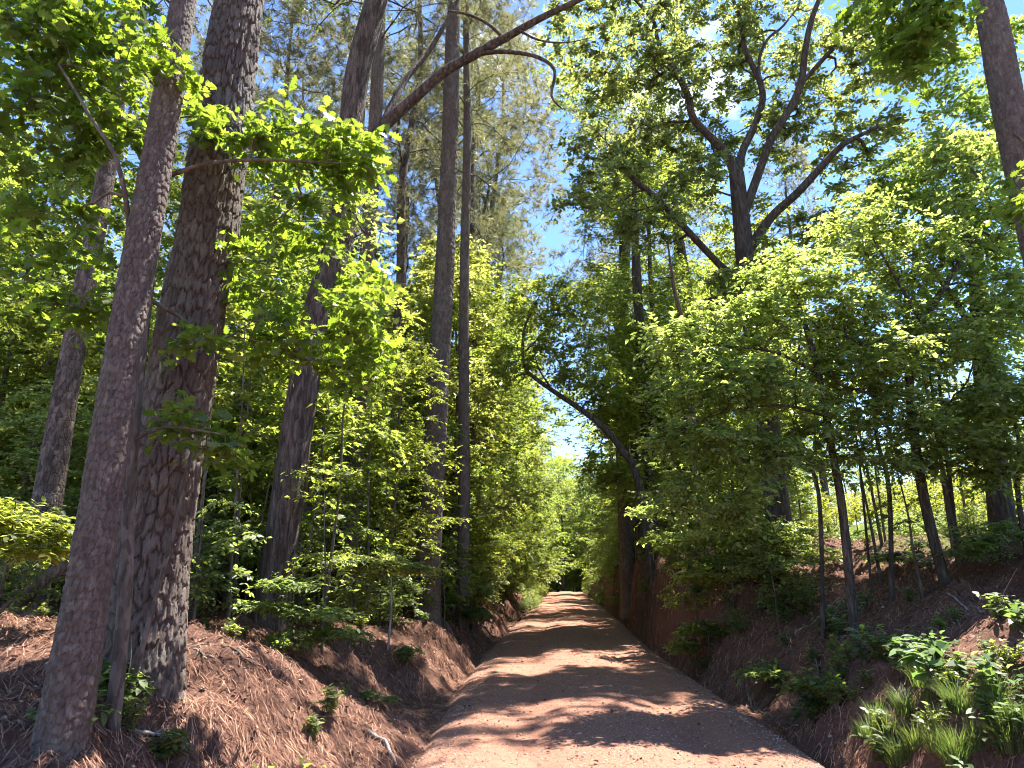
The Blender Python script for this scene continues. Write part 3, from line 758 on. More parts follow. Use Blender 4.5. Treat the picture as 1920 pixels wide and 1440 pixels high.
# young oak between the two front pines: leaves over the left of the picture
hero_oak('young_oak', 'mossy thin stem squeezed between the two front pines, with lobed bright green leaves', 'young oak',
    PX((216, 1342, 4.95, .05), (234, 1120, 4.95, .046), (246, 860, 4.95, .044), (276, 560, 5.0, .040), (312, 330, 5.05, .034), (338, 170, 5.05, .028), (352, 40, 5.0, .02)),
    [PX((276, 560, 5.0, .02), (330, 590, 5.1, .015), (400, 640, 5.2, .01)),
     PX((312, 330, 5.05, .022), (400, 305, 5.0, .016), (500, 300, 5.0, .013), (640, 306, 5.1, .007)),
     PX((262, 660, 5.0, .022), (230, 340, 4.4, .017), (170, 220, 4.3, .013), (110, 120, 4.3, .008)),
     PX((246, 830, 4.95, .014), (310, 800, 4.9, .01), (420, 815, 4.9, .006))],
    33, [(at(70, 80, 4.6), (.6, .6, .4), 27), (at(200, 90, 4.6), (.45, .4, .35), 19), (at(60, 250, 4.7), (.45, .5, .3), 16), (at(200, 200, 4.7), (.45, .4, .22), 14), (at(110, -40, 4.7), (.8, .6, .35), 20), (at(325, 120, 4.3), (.12, .1, .08), 3),
         (at(415, 230, 5.2), (.2, .3, .3), 6), (at(550, 270, 5.3), (.42, .4, .25), 20), (at(650, 300, 5.3), (.28, .3, .22), 16), (at(570, 420, 5.6), (.36, .4, .26), 12), (at(660, 570, 5.7), (.28, .4, .36), 15),
         (at(570, 640, 5.8), (.42, .5, .32), 15), (at(680, 680, 5.9), (.22, .3, .25), 9), (at(490, 560, 5.8), (.25, .4, .3), 7), (at(450, 470, 5.6), (.15, .2, .2), 3), (at(370, 640, 5.1), (.12, .12, .1), 3),
         (at(330, 800, 4.95), (.2, .15, .08), 4), (at(430, 830, 5.1), (.18, .2, .08), 4), (at(110, 420, 4.8), (.4, .4, .2), 9), (at(120, 560, 5.2), (.5, .4, .25), 11)],
    ('oak', .088, 7), bark='smoothbark', mat='oak', spray=(6, .28), rt=.0035, twig_r=.0016, attach=(.2, 1), grow=dict(lift=.1, wig=.07, step=.1), leaf_kw=dict(flat=.3, droop=.3))

# overhanging oak sprig at the top right, from a tree just out of the picture
hero_oak('young_oak', 'dark lobed oak sprays hanging into the top right corner', 'young oak',
    PX((2220, 1150, 6.5, .09), (2120, 700, 6.5, .08), (2050, 350, 6.4, .07), (1990, 60, 6.2, .06), (1930, -140, 6, .045)),
    [PX((1990, 60, 6.2, .04), (1880, -60, 5.8, .03), (1760, -90, 5.6, .022), (1660, -60, 5.5, .012)),
     PX((2050, 350, 6.4, .03), (1960, 300, 6.4, .022), (1900, 250, 6.4, .012))],
    34, [(at(1715, 50, 5.6), (.28, .35, .32), 26), (at(1650, -40, 5.5), (.4, .4, .25), 20), (at(1790, -90, 5.7), (.4, .5, .2), 14), (at(1925, 360, 6.4), (.15, .3, .4), 10), (at(1700, 110, 5.7), (.15, .2, .2), 8)],
    ('oak', .105, 5), bark='smoothbark', mat='oak', spray=(5, .3), rt=.0035, twig_r=.0016, attach=(.3, 1), grow=dict(lift=.05, droop=.15, wig=.07, step=.12), leaf_kw=dict(flat=.4, droop=.3))

# bright leafed trees on the right, under the oak
BK = dict(leaf_kw=dict(flat=.5, droop=.3), spray_kw=dict(back=.6, horiz=.55, every=2), grow=dict(lift=.1, droop=.16, wig=.07, step=.2, updir=.6), twig_r=.0018, rt=.0045)
hero_oak('understory_tree', 'leaning dark stemmed understory tree with the widest layered crown on the right bank', 'understory tree',
    PX((1772, 1075, 9.90, .075), (1738, 960, 9.90, .07), (1716, 830, 9.90, .066), (1706, 700, 9.90, .06), (1737, 600, 9.90, .052), (1790, 505, 10.00, .04), (1850, 420, 10.10, .025)),
    [PX((1706, 690, 9.90, .03), (1640, 655, 9.60, .025), (1560, 620, 9.30, .018), (1480, 600, 9.10, .01)),
     PX((1730, 610, 9.90, .03), (1690, 540, 9.80, .024), (1650, 470, 9.70, .015)),
     PX((1712, 780, 9.90, .026), (1650, 745, 9.50, .02), (1570, 720, 9.20, .012))],
    35, [(at(1540, 560, 9.30), (0.80, 0.70, 0.39), 34), (at(1700, 470, 9.60), (0.80, 0.80, 0.48), 39), (at(1840, 400, 9.90), (0.70, 0.80, 0.54), 34), (at(1620, 680, 9.20), (0.80, 0.70, 0.34), 36), (at(1780, 640, 9.50), (0.80, 0.70, 0.43), 37), (at(1880, 560, 9.60), (0.60, 0.70, 0.48), 29),
         (at(1860, 740, 9.60), (0.60, 0.60, 0.39), 25), (at(1640, 860, 9.30), (0.60, 0.60, 0.25), 13), (at(1760, 850, 9.40), (0.60, 0.60, 0.30), 15), (at(1870, 870, 9.60), (0.50, 0.50, 0.30), 13), (at(1560, 780, 9.20), (0.60, 0.60, 0.30), 14), (at(1690, 780, 9.30), (0.60, 0.60, 0.30), 22), (at(1600, 420, 9.90), (0.60, 0.60, 0.48), 22), (at(1800, 290, 10.10), (0.60, 0.70, 0.48), 25)],
    ('oval', .07, 13), bark='darkbark', mat='beech', spray=(8, .42), **BK)
hero_oak('understory_tree', 'slim curved stem on the right bank carrying the brightest sunlit sprays toward the lane', 'understory tree',
    PX((1588, 1092, 9.6, .06), (1580, 960, 9.6, .056), (1557, 830, 9.6, .052), (1535, 700, 9.5, .044), (1500, 580, 9.4, .034), (1470, 500, 9.3, .02)),
    [PX((1535, 700, 9.5, .026), (1450, 660, 9.2, .02), (1350, 650, 9, .014), (1260, 660, 8.9, .008)),
     PX((1548, 780, 9.5, .024), (1470, 760, 9, .018), (1370, 770, 8.8, .012), (1280, 800, 8.7, .006)),
     PX((1570, 880, 9.6, .018), (1480, 850, 9.2, .013), (1380, 860, 9, .008))],
    36, [(at(1300, 640, 8.9), (0.60, 0.60, 0.34), 27), (at(1400, 610, 9.1), (0.70, 0.70, 0.37), 33), (at(1480, 520, 9.3), (0.60, 0.60, 0.39), 25), (at(1330, 730, 8.8), (0.70, 0.60, 0.32), 31), (at(1430, 730, 9), (0.60, 0.60, 0.34), 25), (at(1300, 830, 8.8), (0.50, 0.50, 0.30), 22),
         (at(1400, 850, 8.9), (0.60, 0.50, 0.30), 24), (at(1500, 830, 9.1), (0.50, 0.50, 0.30), 17), (at(1270, 920, 8.9), (0.30, 0.40, 0.25), 12), (at(1350, 930, 9), (0.50, 0.50, 0.30), 17)],
    ('oval', .07, 13), bark='darkbark', mat='beech', spray=(8, .42), **BK)
hero_oak('understory_tree', 'yellow green tree rising behind the right edge pine above the thicket', 'understory tree',
    PX((1880, 1000, 12, .22), (1868, 880, 12, .19), (1845, 700, 12, .17), (1830, 500, 12, .13), (1815, 350, 12, .09), (1800, 250, 12, .05)),
    [PX((1840, 640, 12, .07), (1760, 520, 11.8, .05), (1690, 440, 11.6, .03))],
    37, [(at(1860, 240, 11.5), (1.20, 1.00, 0.54), 52), (at(1760, 330, 11.5), (1.20, 1.00, 0.54), 52), (at(1880, 420, 11.5), (0.90, 1.00, 0.54), 43), (at(1700, 420, 11.5), (1.00, 1.00, 0.54), 39), (at(1780, 520, 11.6), (1.20, 1.00, 0.54), 39), (at(1900, 600, 11.8), (0.80, 1.00, 0.54), 31), (at(1830, 130, 11.8), (1.00, 1.00, 0.54), 31)],
    ('oval', .085, 13), bark='darkbark', mat='under', spray=(8, .46), **BK)

# the dark bent tree that leans out over the lane
hero_oak('leaning_tree', 'dark bent tree leaning left from the bank out over the far lane', 'leaning tree',
    PX((1222, 1000, 18, 0.105), (1196, 900, 18, 0.098), (1165, 842, 18, 0.091), (1130, 800, 18, 0.084), (1085, 765, 18, 0.073), (1040, 735, 18, 0.063), (1002, 708, 18, 0.052), (984, 688, 18, 0.048), (980, 650, 18, 0.042), (985, 610, 18, 0.032), (1003, 575, 18, 0.017)),
    [PX((984, 660, 18, 0.028), (1008, 636, 18, 0.021), (1042, 608, 17.9, 0.010)), PX((1035, 732, 18, 0.028), (1010, 690, 17.6, 0.021), (1000, 650, 17.5, 0.010))],
    38, [(at(1010, 570, 18), (1.1, 1.2, .7), 44), (at(1060, 640, 17.8), (.9, 1, .5), 28), (at(1100, 700, 17.8), (.9, 1, .4), 26), (at(960, 680, 17.8), (.7, .8, .5), 18), (at(1090, 560, 18), (.9, 1, .6), 24), (at(1130, 880, 18.5), (.6, .7, .5), 20), (at(1150, 760, 18.5), (.7, .8, .5), 22)],
    ('rhomb', .10, 13), bark='darkbark', mat='under', spray=(8, .55), attach=(.4, 1), **{k: v for k, v in BK.items() if k != 'grow'}, grow=dict(lift=.5, droop=.0, wig=.08, step=.3))

hero_oak('hardwood_tree', 'tall airy hardwood whose crown spreads over the lane left of the forked oak', 'hardwood tree',
    PX((1345, 1010, 23, .26), (1320, 800, 23, .23), (1290, 560, 23, .2), (1262, 380, 23, .17), (1240, 200, 22.5, .12), (1215, 60, 22, .07)),
    [PX((1275, 440, 23, .09), (1220, 360, 22, .07), (1160, 310, 21, .05), (1090, 290, 20, .02)), PX((1250, 280, 22.8, .08), (1190, 190, 21.5, .06), (1110, 140, 20.5, .03))],
    39, [(at(1180, 250, 21), (1.9, 3, 1.2), 60), (at(1110, 120, 20.5), (1.6, 3, 1.4), 55), (at(1230, 60, 22), (2.2, 3, 1.6), 60), (at(1290, 330, 22), (1.8, 2, 1.2), 40), (at(1140, 420, 21), (1.2, 1.5, .7), 24), (np.array([3.2, 19.5, 18]), (2.6, 3.5, 1.2), 46)],
    ('rhomb', .115, 9), bark='darkbark', mat='canopy', spray=(6, .5), attach=(.45, 1))
# ivy-dark hardwood cluster on the cut
for k, (px, Y, rr, lab) in enumerate([(1226, 20, .21, 'thick dark trunk rooted on top of the red cut bank'), (1200, 23, .15, 'second dark trunk beside the thick one on the red cut bank'), (1252, 21.5, .11, 'slimmest of the three dark trunks on top of the red cut bank')]):
    hero_oak('hardwood_tree', lab, 'hardwood tree',
        PX((px, 1015, Y, rr), (px - 10, 850, Y, rr * .9), (px - 24, 650, Y, rr * .8), (px - 34, 480, Y, rr * .65), (px - 36, 330, Y, rr * .4)),
        [], 40 + k, [(at(px - 30, 560, Y - .5), (1.6, 1.3, 1.6), 44), (at(px - 20, 360, Y), (1.8, 1.6, 1.4), 50), (at(px + 20, 720, Y - .8), (1.3, 1.2, 1.2), 30), (at(px - 40, 780, Y - .5), (.9, 1, 1.0), 30), (at(px - 20, 900, Y - .9), (.7, .6, .8), 22), (at(px - 30, 660, Y - .9), (.9, .7, .9), 26)],
        ('rhomb', .10, 13), bark='darkbark', mat='under', spray=(8, .55), attach=(.3, 1))

# slim trunks on the right crest, seen against the bright meadow
def slim(label, rows, seed, blobs, bark='darkbark', mat='beech', leaf=('oval', .085, 10)):
    return hero_oak('slim_tree', label, 'slim tree', rows, [], seed, blobs, leaf, bark=bark, mat=mat, spray=(7, .42), group='slim stems along the right bank crest', attach=(.5, 1), **BK)
slim('thin bent black stem left of the curved sunlit one on the right crest', PX((1520, 1010, 10.5, 0.032), (1534, 920, 10.5, 0.030), (1493, 830, 10.5, 0.027), (1491, 720, 10.5, 0.022), (1502, 620, 10.5, 0.014)), 51, [(at(1500, 640, 10.3), (.9, .8, .4), 34), (at(1480, 740, 10.2), (.7, .7, .3), 22)])
slim('thin upright stem before the bright meadow between two leaning trees', PX((1652, 1010, 10.5, 0.036), (1667, 920, 10.5, 0.033), (1644, 820, 10.5, 0.030), (1636, 700, 10.5, 0.024), (1621, 600, 10.5, 0.014)), 52, [(at(1640, 620, 10.3), (.9, .8, .4), 34), (at(1620, 740, 10.2), (.7, .7, .3), 22)])
slim('thinnest pole on the right crest near the meadow gap', PX((1621, 1020, 11.5, 0.022), (1615, 900, 11.5, 0.019), (1601, 780, 11.5, 0.014), (1596, 660, 11.5, 0.009)), 53, [(at(1600, 680, 11.4), (.7, .7, .4), 20)])
slim('pair stem close left of the widest dark trunk at the right edge', PX((1788, 1015, 11, 0.036), (1781, 900, 11, 0.032), (1766, 780, 11, 0.029), (1758, 650, 11, 0.018)), 54, [(at(1770, 660, 10.8), (.9, .8, .5), 30), (at(1820, 780, 10.8), (.7, .7, .3), 20)])
slim('short leafy stem by the right picture edge under the dense shade', PX((1929, 1060, 9.5, 0.032), (1909, 930, 9.5, 0.029), (1909, 820, 9.5, 0.023), (1881, 720, 9.5, 0.014)), 55, [(at(1890, 760, 9.2), (.6, .6, .3), 30), (at(1900, 860, 9.1), (.5, .6, .25), 20), (at(1840, 830, 9.2), (.5, .5, .2), 16)])

# dead grey snag
t = Tree(60); rows = from_ground(PX((1310, 1015, 17.5, .075), (1300, 800, 17.5, .07), (1288, 640, 17.5, .065), (1265, 545, 17.5, .055), (1252, 455, 17.5, .025)))
t.path('trunk', rows, .2); t.pts([at(1285, 560, 17.6), at(1225, 520, 17.4), at(1270, 430, 17.5)]); t.grow(); 
b = np.r_[rows[0][:2], rows[0][2]]
rt_ = empty('dead_snag', b, 'bare grey dead trunk among leaves below the forked oak', 'dead tree'); t.radii(.02)
mb = MB(); mb.tube(t.paths[0][1], t.paths[0][2], 10); mb.obj('trunk', M['deadwood'], rt_, b)
mb = MB(); [mb.tube(c['P'], c['r'], 5) for c in t.chains]; mb.obj('branchwork', M['deadwood'], rt_, b)  # bare side branches of the snag

# =================================================================== prototypes and their copies
PROTO_AT = np.array([0, 0, 0.])
def proto_pine(seed, H, z0, spread, n, r0):
    t = Tree(seed); rg = t.rng
    k = [np.r_[0, 0, -.3, r0 * 1.15]] + [np.r_[rg.normal(0, .012 * h), rg.normal(0, .012 * h), h, r0 * (1 - .82 * h / H)] for h in np.linspace(H * .2, H, 6)]
    P = smooth_path(k, .3); t.paths.append(('trunk', P[:, :3], P[:, 3])); T = norm(np.gradient(P[:, :3], axis=0))
    for i in range(len(P)):
        if P[i, 2] > z0 - 1: t.np_.append(P[i, :3]); t.nd.append(T[i]); t.nr.append(P[i, 3]); t.nch.append(-1); t.nidx.append(0)
    pine_crown(t, P[:, :3], P[:, 3], z0, n, spread, rg); t.grow(lift=.15, droop=-.05, wig=.07, step=.4, updir=1.5)
    return make_tree('pine_tree', None, 'pine tree', None, t, PROTO_AT, M['pinebark'], M['pine_needle'], ('needle', 20, .28, .009), rt=.008, spray=(11, .55), spray_kw=dict(back=.6, horiz=.3))
def proto_hard(name, cat, seed, H, r0, blobs, leaf, mat, bark, lean=.02, spray=(5, .5), z_attach=.3, kw=None, grow=None, rt=.006):
    t = Tree(seed); rg = t.rng
    d = rg.normal(0, lean, 2)
    k = [np.r_[0, 0, -.25, r0 * 1.2]] + [np.r_[d[0] * h + rg.normal(0, .02 * H * .25), d[1] * h + rg.normal(0, .02 * H * .25), h, r0 * (1 - .85 * h / H)] for h in np.linspace(H * .22, H * .9, 5)]
    t.path('trunk', k, .25, (z_attach, 1))
    for c, rad, n in blobs: t.blob(c, rad, n, .2)
    t.grow(**(grow or dict(lift=.3, wig=.07, step=.3)))
    return make_tree(name, None, cat, None, t, PROTO_AT, M[bark], M[mat], ('leaf',) + leaf, rt=rt, sides=10, spray=spray, **(kw or {}))

pines = [proto_pine(101, 22, 11, 3.2, 110, .20), proto_pine(102, 19, 9, 2.8, 100, .16), proto_pine(103, 24, 14, 3.6, 120, .23)]
def canopy_blobs(H, W, n, rg):
    out = [((0, 0, H * .72), (W * .7, W * .7, H * .22), n)]
    for i in range(6):
        a = i * 1.05 + rg.normal(0, .3); q = W * rg.uniform(.5, .8)
        out.append(((math.cos(a) * q, math.sin(a) * q, H * rg.uniform(.45, .8)), (W * .4, W * .4, H * .12), n // 3))
    return out
oaks = [proto_hard('hardwood_tree', 'hardwood tree', 111 + i, H, .2, canopy_blobs(H, W, 70, np.random.default_rng(i)), ('rhomb', .13, 9), 'canopy' if i == 1 else 'under', 'hardbark', spray=(7, .55))
        for i, (H, W) in enumerate([(14, 3.6), (16, 4.0), (12, 3.2)])]
def sap_blobs(H, W, n, rg, lo=.25):
    out = []
    for h in np.arange(lo, .98, .13):
        a = rg.random() * 6.28; q = W * .35 * (1 - .5 * h)
        out.append(((math.cos(a) * q, math.sin(a) * q, H * h), (W * (1 - .45 * h), W * (1 - .45 * h), H * .075), n))
    return out
SK = dict(leaf_kw=dict(flat=.5, droop=.26), spray_kw=dict(back=.6, horiz=.6, every=2), twig_r=.002)
SG = dict(lift=.15, droop=.08, wig=.07, step=.25, updir=.7)
saps = [proto_hard('sapling', 'sapling', 121 + i, H, .055 + .003 * H, sap_blobs(H, W, 26, np.random.default_rng(20 + i), lo), ('rhomb', sz * 1.02, 13), mt, 'smoothbark', .03, (7, .45), .12, SK, SG, .0045)
        for i, (H, W, sz, mt, lo) in enumerate([(6.5, 1.5, .085, 'under', .22), (8.5, 1.8, .09, 'under', .28), (5.0, 1.5, .085, 'beech', .2), (10, 1.9, .10, 'under', .35)])]
def bush_blobs(H, W, n): return [((0, 0, H * .6), (W, W, H * .38), n), ((W * .3, 0, H * .35), (W * .8, W * .8, H * .2), n // 2)]
bushes = [proto_hard('shrub', 'shrub', 131 + i, H, .02, bush_blobs(H, W, 34), ('oval', sz * 1.15, 9), mt, 'smoothbark', .05, (6, .28), .05, dict(SK, twig_r=.0014), dict(SG, step=.12), .003)
          for i, (H, W, sz, mt) in enumerate([(1.5, .7, .06, 'shrub'), (2.2, .9, .065, 'under'), (1.0, .6, .055, 'shrub')])]

USED = set()
def put(proto, x, y, s=1., rz=None, label=None, group=None, sink=.0, cat=None):
    rz = R.random() * 6.283 if rz is None else rz
    loc = (x, y, G(x, y) - sink)
    if proto.name in USED: r = copy_thing(proto, loc, rz, s)
    else: USED.add(proto.name); r = proto; r.location = loc; r.rotation_euler = (0, 0, rz); r.scale = (s, s, s)
    if cat: r['category'] = cat
    tag(r, label, None, group)
    return r
def at_px(px, Y): return xat(px, Y), Y

def off_road(x, y, m=3.4):
    s = x - float(xr(y))
    return (float(xr(y)) + math.copysign(m, s), y) if abs(s) < m and y < 76 else (x, y)
# pines of the left wood, one by one where they show
for px, Y, k, s, lab in [(178, 15, 0, 1.0, 'pale lit pine trunk showing left of the leaning front pine'), (95, 21, 1, 1.0, 'thin far pine between leaves near the left edge'), (82, 9.5, 2, .8, 'dark reddish pine low behind the fallen log at the left edge'),
                         (725, 19, 0, 1.1, 'pale pine close behind the reddish one, left of the sky gap'), (742, 24, 1, 1.15, 'slimmest pine beside the sky gap, behind the arching limb'),
                         (440, 17, 1, 1.0, 'slender pine seen through leaves just right of the thickest pine'), (590, 22, 0, 1.0, 'straight far pine between the curved hardwood and the reddish pine'),
                         (330, 26, 2, 1.0, 'far pine crown above the leaves behind the thickest pine'), (510, 30, 2, 1.05, 'tall far pine with grey green crown left of the curved hardwood'),
                         (918, 31, 1, 1.0, 'pine with yellowish crown left of the lane in the distance'), (965, 36, 0, .95, 'far pine with full yellowish crown beside the lane'), (1000, 46, 2, .8, 'small distant pine beside the narrowing lane'),
                         (1310, 33, 0, 1.0, 'far pine behind the forked oak on the right'), (1560, 27, 1, .9, 'pine behind the right thicket toward the meadow'), (1105, 40, 2, .8, 'distant pine right of the lane over the dark trunks'), (925, 40, 0, 1.15, 'tall far pine crown over the left lane edge'), (880, 29, 1, 1.2, 'airy pine crown close beside the thinner lane pine'), (915, 30, 2, 1.15, 'pine whose airy crown fills the sky above the left lane edge'), (898, 25, 2, 1.08, 'pine with high thin crown just right of the thinner lane pine'), (1195, 34, 2, 1.0, 'far pine on the right lane edge among dark trunks'), (1150, 50, 0, 1.1, 'farthest pine on the right of the lane'), (810, 27, 2, .9, 'far pine half hidden by the tall straight pine')]:
    x, y = off_road(*at_px(px, Y)); put(pines[k], x, y, s, None, lab, 'pines of the wood')
# large hardwoods
for px, Y, k, s, lab in [(935, 25, 0, .95, 'leafy hardwood at the left lane edge below the yellowish pine crown'), (1000, 34, 1, .8, 'hardwood further along the left lane edge, sunlit yellow green'), (1012, 44, 2, .9, 'distant hardwood closing the left side of the lane'),
                         (1145, 33, 2, 1.0, 'hardwood arching from the right where the lane narrows'), (1290, 24, 0, .9, 'broad leafy hardwood behind the dark trunks on the cut'),
                         (740, 30, 1, .85, 'hardwood crown under the sky gap behind the pines'), (560, 26, 0, .85, 'hardwood behind the curved trunk deep in the left wood'), (120, 27, 2, 1.0, 'hardwood glowing in sun behind the left edge pines'), (300, 33, 1, .9, 'hardwood deep behind the thickest pine'),
                         (1420, 25, 2, .9, 'hardwood crown behind the forked oak trunk'), (1085, 86, 1, .9, 'hazy tree straight ahead at the lane end'), (1055, 78, 0, 1.0, 'bluish farthest tree beyond the lane crest'), (1030, 58, 1, .75, 'leafy tree left of the lane end'), (1110, 80, 2, 1.1, 'tree beyond the lane crest on the right'), (1000, 85, 1, 1.1, 'tree beyond the lane crest on the left')]:
    x, y = off_road(*at_px(px, Y)); put(oaks[k], x, y, s, None, lab, 'hardwoods of the wood')
ppx = lambda x, y: 960 + 1300 * x * (CP + .06) / y
# =================================================================== thicket filling, poisson spaced
def fill(protos, n, xr_, yr_, dmin, s_rng, ok, label, group, seed, cat=None, pts=None):
    rg = np.random.default_rng(seed); got = [] if pts is None else pts; c = 0; tries = 0
    while c < n and tries < n * 60:
        tries += 1
        y = yr_[0] + (yr_[1] - yr_[0]) * rg.random() ** 1.25; s = rg.uniform(*xr_); x = s + float(xr(y))
        if not ok(x, y, s): continue
        q = ppx(x, y)
        if (y < 15.6 and 735 < q < 890) or (y < 10.6 and 455 < q < 590) or (y < 14 and 625 < q < 690): continue   # keep the feet of two trunks in view
        if any((x - a) ** 2 + (y - b) ** 2 < dmin ** 2 for a, b in got): continue
        got.append((x, y)); c += 1
        put(protos[int(rg.integers(len(protos)))], x, y, rg.uniform(*s_rng), rg.random() * 6.283, label, group, .0, cat)
def in_view(x, y, m=350): return -m < ppx(x, y) < 1920 + m
# left wood
fill(saps, 120, (-24, -4.0), (8.5, 40), 1.25, (.75, 1.15), lambda x, y, s: in_view(x, y) and not (ppx(x, y) < 480 and y < 10.5), 'leafy sapling crowded with others in the left wood', 'saplings of the left wood', 201)
fill(saps[:3], 30, (-4.8, -3.0), (14, 55), 1.3, (.6, .9), lambda x, y, s: True, 'sapling leaning over the left edge of the lane', 'saplings along the left lane edge', 202)
fill(bushes, 80, (-16, -3.4), (8, 30), 1.0, (.7, 1.2), lambda x, y, s: in_view(x, y), 'low leafy shrub beneath the trees of the left wood', 'shrubs of the left wood', 203)
fill(bushes, 44, (-4.2, -2.7), (13, 50), 1.2, (.6, 1.1), lambda x, y, s: True, 'shrub hanging over the left bank beside the lane', 'shrubs on the left bank', 204)
# right wood: sparse where the meadow shows
fill(saps, 32, (4.5, 10), (13, 40), 1.6, (.7, 1.1), lambda x, y, s: ppx(x, y) < 1480, 'leafy sapling on the right bank beyond the bent stems', 'saplings of the right wood', 205)
fill(saps[:3], 20, (2.9, 4.6), (24, 62), 1.6, (.6, .9), lambda x, y, s: True, 'sapling along the right lane edge in the distance', 'saplings along the right lane edge', 206)
fill(bushes, 44, (3.2, 7), (12, 45), 1.2, (.6, 1.1), lambda x, y, s: ppx(x, y) < 1450, 'shrub on the right bank beside the far lane', 'shrubs on the right bank', 207)
fill(bushes, 16, (7, 9.5), (9, 16), .9, (.4, .7), lambda x, y, s: in_view(x, y), 'small shrub on the crest against the bright meadow', 'shrubs along the meadow edge', 208)
# far side of the meadow and beyond the lane end
fill(oaks, 26, (30, 75), (30, 120), 4.5, (.7, 1.1), lambda x, y, s: in_view(x, y, 200), 'round crowned tree across the sunny meadow', 'trees across the meadow', 209)
fill(oaks, 20, (-70, -24), (36, 110), 4.5, (.8, 1.2), lambda x, y, s: in_view(x, y, 200), 'distant tree deep in the left wood', 'distant trees of the left wood', 210)
fill(oaks, 14, (-22, 26), (90, 140), 5, (.7, 1.1), lambda x, y, s: abs(s) > 2.5 or y > 85, 'distant tree closing the view beyond the lane end', 'trees beyond the lane end', 211)

fill(saps, 26, (-14, 12), (66, 100), 2.6, (.9, 1.5), lambda x, y, s: abs(s) > 2.6 or y > 78, 'small leafy tree thickening the far end of the lane', 'small trees at the lane end', 212)

tall = [proto_hard('hardwood_tree', 'hardwood tree', 151 + i, H, .13, sap_blobs(H, W, 30, np.random.default_rng(50 + i), .12), ('rhomb', .125, 15), mt, 'smoothbark', .02, (8, .6), .08, SK, dict(SG, step=.35), .005)
        for i, (H, W, mt) in enumerate([(13, 2.3, 'under'), (11, 2.2, 'beech'), (15, 2.6, 'under')])]
fill(tall, 32, (-8, -2.9), (19, 66), 1.7, (.75, 1.1), lambda x, y, s: True, 'leafy tree in the green wall along the left of the lane', 'leafy trees walling the left of the lane', 221)
fill(tall, 15, (3.2, 8), (28, 60), 2.4, (.7, 1.05), lambda x, y, s: True, 'leafy tree in the green wall along the right of the far lane', 'leafy trees walling the right of the lane', 222)
fill(tall, 26, (-26, -8), (14, 40), 2.6, (.7, 1.1), lambda x, y, s: in_view(x, y), 'tall leafy tree filling the left wood between the pines', 'tall leafy trees of the left wood', 223)
fill(tall, 8, (8, 12), (15, 30), 2.4, (.6, .8), lambda x, y, s: ppx(x, y) < 1500, 'tall leafy tree behind the right bank', 'tall leafy trees behind the right bank', 224)
fill(bushes, 46, (-9, 8), (66, 96), 1.4, (2, 3.6), lambda x, y, s: abs(s) > 3.0 or y > 80, 'big shrub in the thicket closing the lane end', 'shrubs closing the lane end', 225)
fill(tall, 16, (-14, 12), (88, 116), 3.0, (1.0, 1.5), lambda x, y, s: abs(s) > 2.4 or y > 74, 'leafy tree standing beyond the lane crest', 'leafy trees beyond the lane crest', 226)
# the meadow: tall weeds lit by the sun, and its far hedge
weeds = [proto_hard('meadow_weed', 'weed', 161 + i, H, .012, [((0, 0, H * .55), (W, W, H * .4), 26)], ('oval', .07, 7), 'meadow', 'smoothbark', .05, (5, .25), .02, dict(SK, twig_r=.0014), dict(SG, step=.12), .002) for i, (H, W) in enumerate([(.9, .6), (1.2, .8)])]
fill(weeds, 150, (7.5, 30), (9, 34), .8, (.8, 1.3), lambda x, y, s: 1150 < ppx(x, y) < 2150, 'leafy yellow green weed of the sunny meadow', 'weeds of the sunny meadow', 227)
fill(tall, 16, (30, 44), (22, 60), 3.5, (.35, .6), lambda x, y, s: 1250 < ppx(x, y) < 2150, 'round tree at the top of the sunny meadow', 'trees at the top of the meadow', 228)

poles = [proto_hard('sapling', 'sapling', 171 + i, H, .026, [((0, 0, H * .85), (.7, .7, H * .14), 14), ((.1, 0, H * .45), (.4, .4, H * .1), 5)], ('rhomb', .09, 9), 'under', 'smoothbark', .06, (5, .35), .3, SK, SG, .003) for i, H in enumerate([4.2, 5.5, 3.4])]
fill(poles, 56, (-12, -3.6), (9, 22), .5, (.8, 1.25), lambda x, y, s: 330 < ppx(x, y) < 1000, 'thin bare stemmed sapling in the brush of the left wood', 'thin saplings in the left brush', 231)
fill(poles, 13, (4.2, 9), (9.5, 17), .6, (.8, 1.3), lambda x, y, s: 1380 < ppx(x, y) < 2000, 'thin crooked sapling along the crest of the right bank', 'thin saplings on the right crest', 232)
fill(bushes, 34, (-2.7, -1.75), (34, 64), .9, (.4, .75), lambda x, y, s: True, 'bushy growth crowding the left edge of the far lane', 'shrubs crowding the far lane', 233)
fill(bushes, 34, (1.75, 2.8), (30, 64), .9, (.4, .8), lambda x, y, s: True, 'bushy growth crowding the right edge of the far lane', 'shrubs crowding the far lane', 234)

for px, Y, k, sc, lab in [(1045, 82, 0, 1.25, 'leafy tree straight beyond the lane crest, left of centre'), (1078, 88, 2, 1.2, 'leafy tree straight beyond the lane crest, right of centre'), (1108, 80, 1, 1.3, 'leafy tree beyond the crest at the right of the lane mouth'), (1015, 79, 1, 1.25, 'leafy tree beyond the crest at the left of the lane mouth'), (1060, 100, 0, 1.6, 'tallest leafy tree far behind the lane mouth')]:
    x, y = at_px(px, Y); put(tall[k], x, y, sc, None, lab, 'leafy trees beyond the lane crest')

fill(bushes, 46, (2.15, 3.5), (12, 34), .55, (.25, .6), lambda x, y, s: True, 'small shrub clinging to the steep red cut on the right', 'shrubs on the red cut', 235)

for y, sv, k, sc, lab in [(52, -2.9, 2, 1.1, 'tree leaning its crown over the far lane from the left'), (60, 3.0, 0, 1.1, 'tree leaning its crown over the far lane from the right')]:
    put(tall[k], float(xr(y)) + sv, y, sc, None, lab, 'leafy trees walling the lane end')
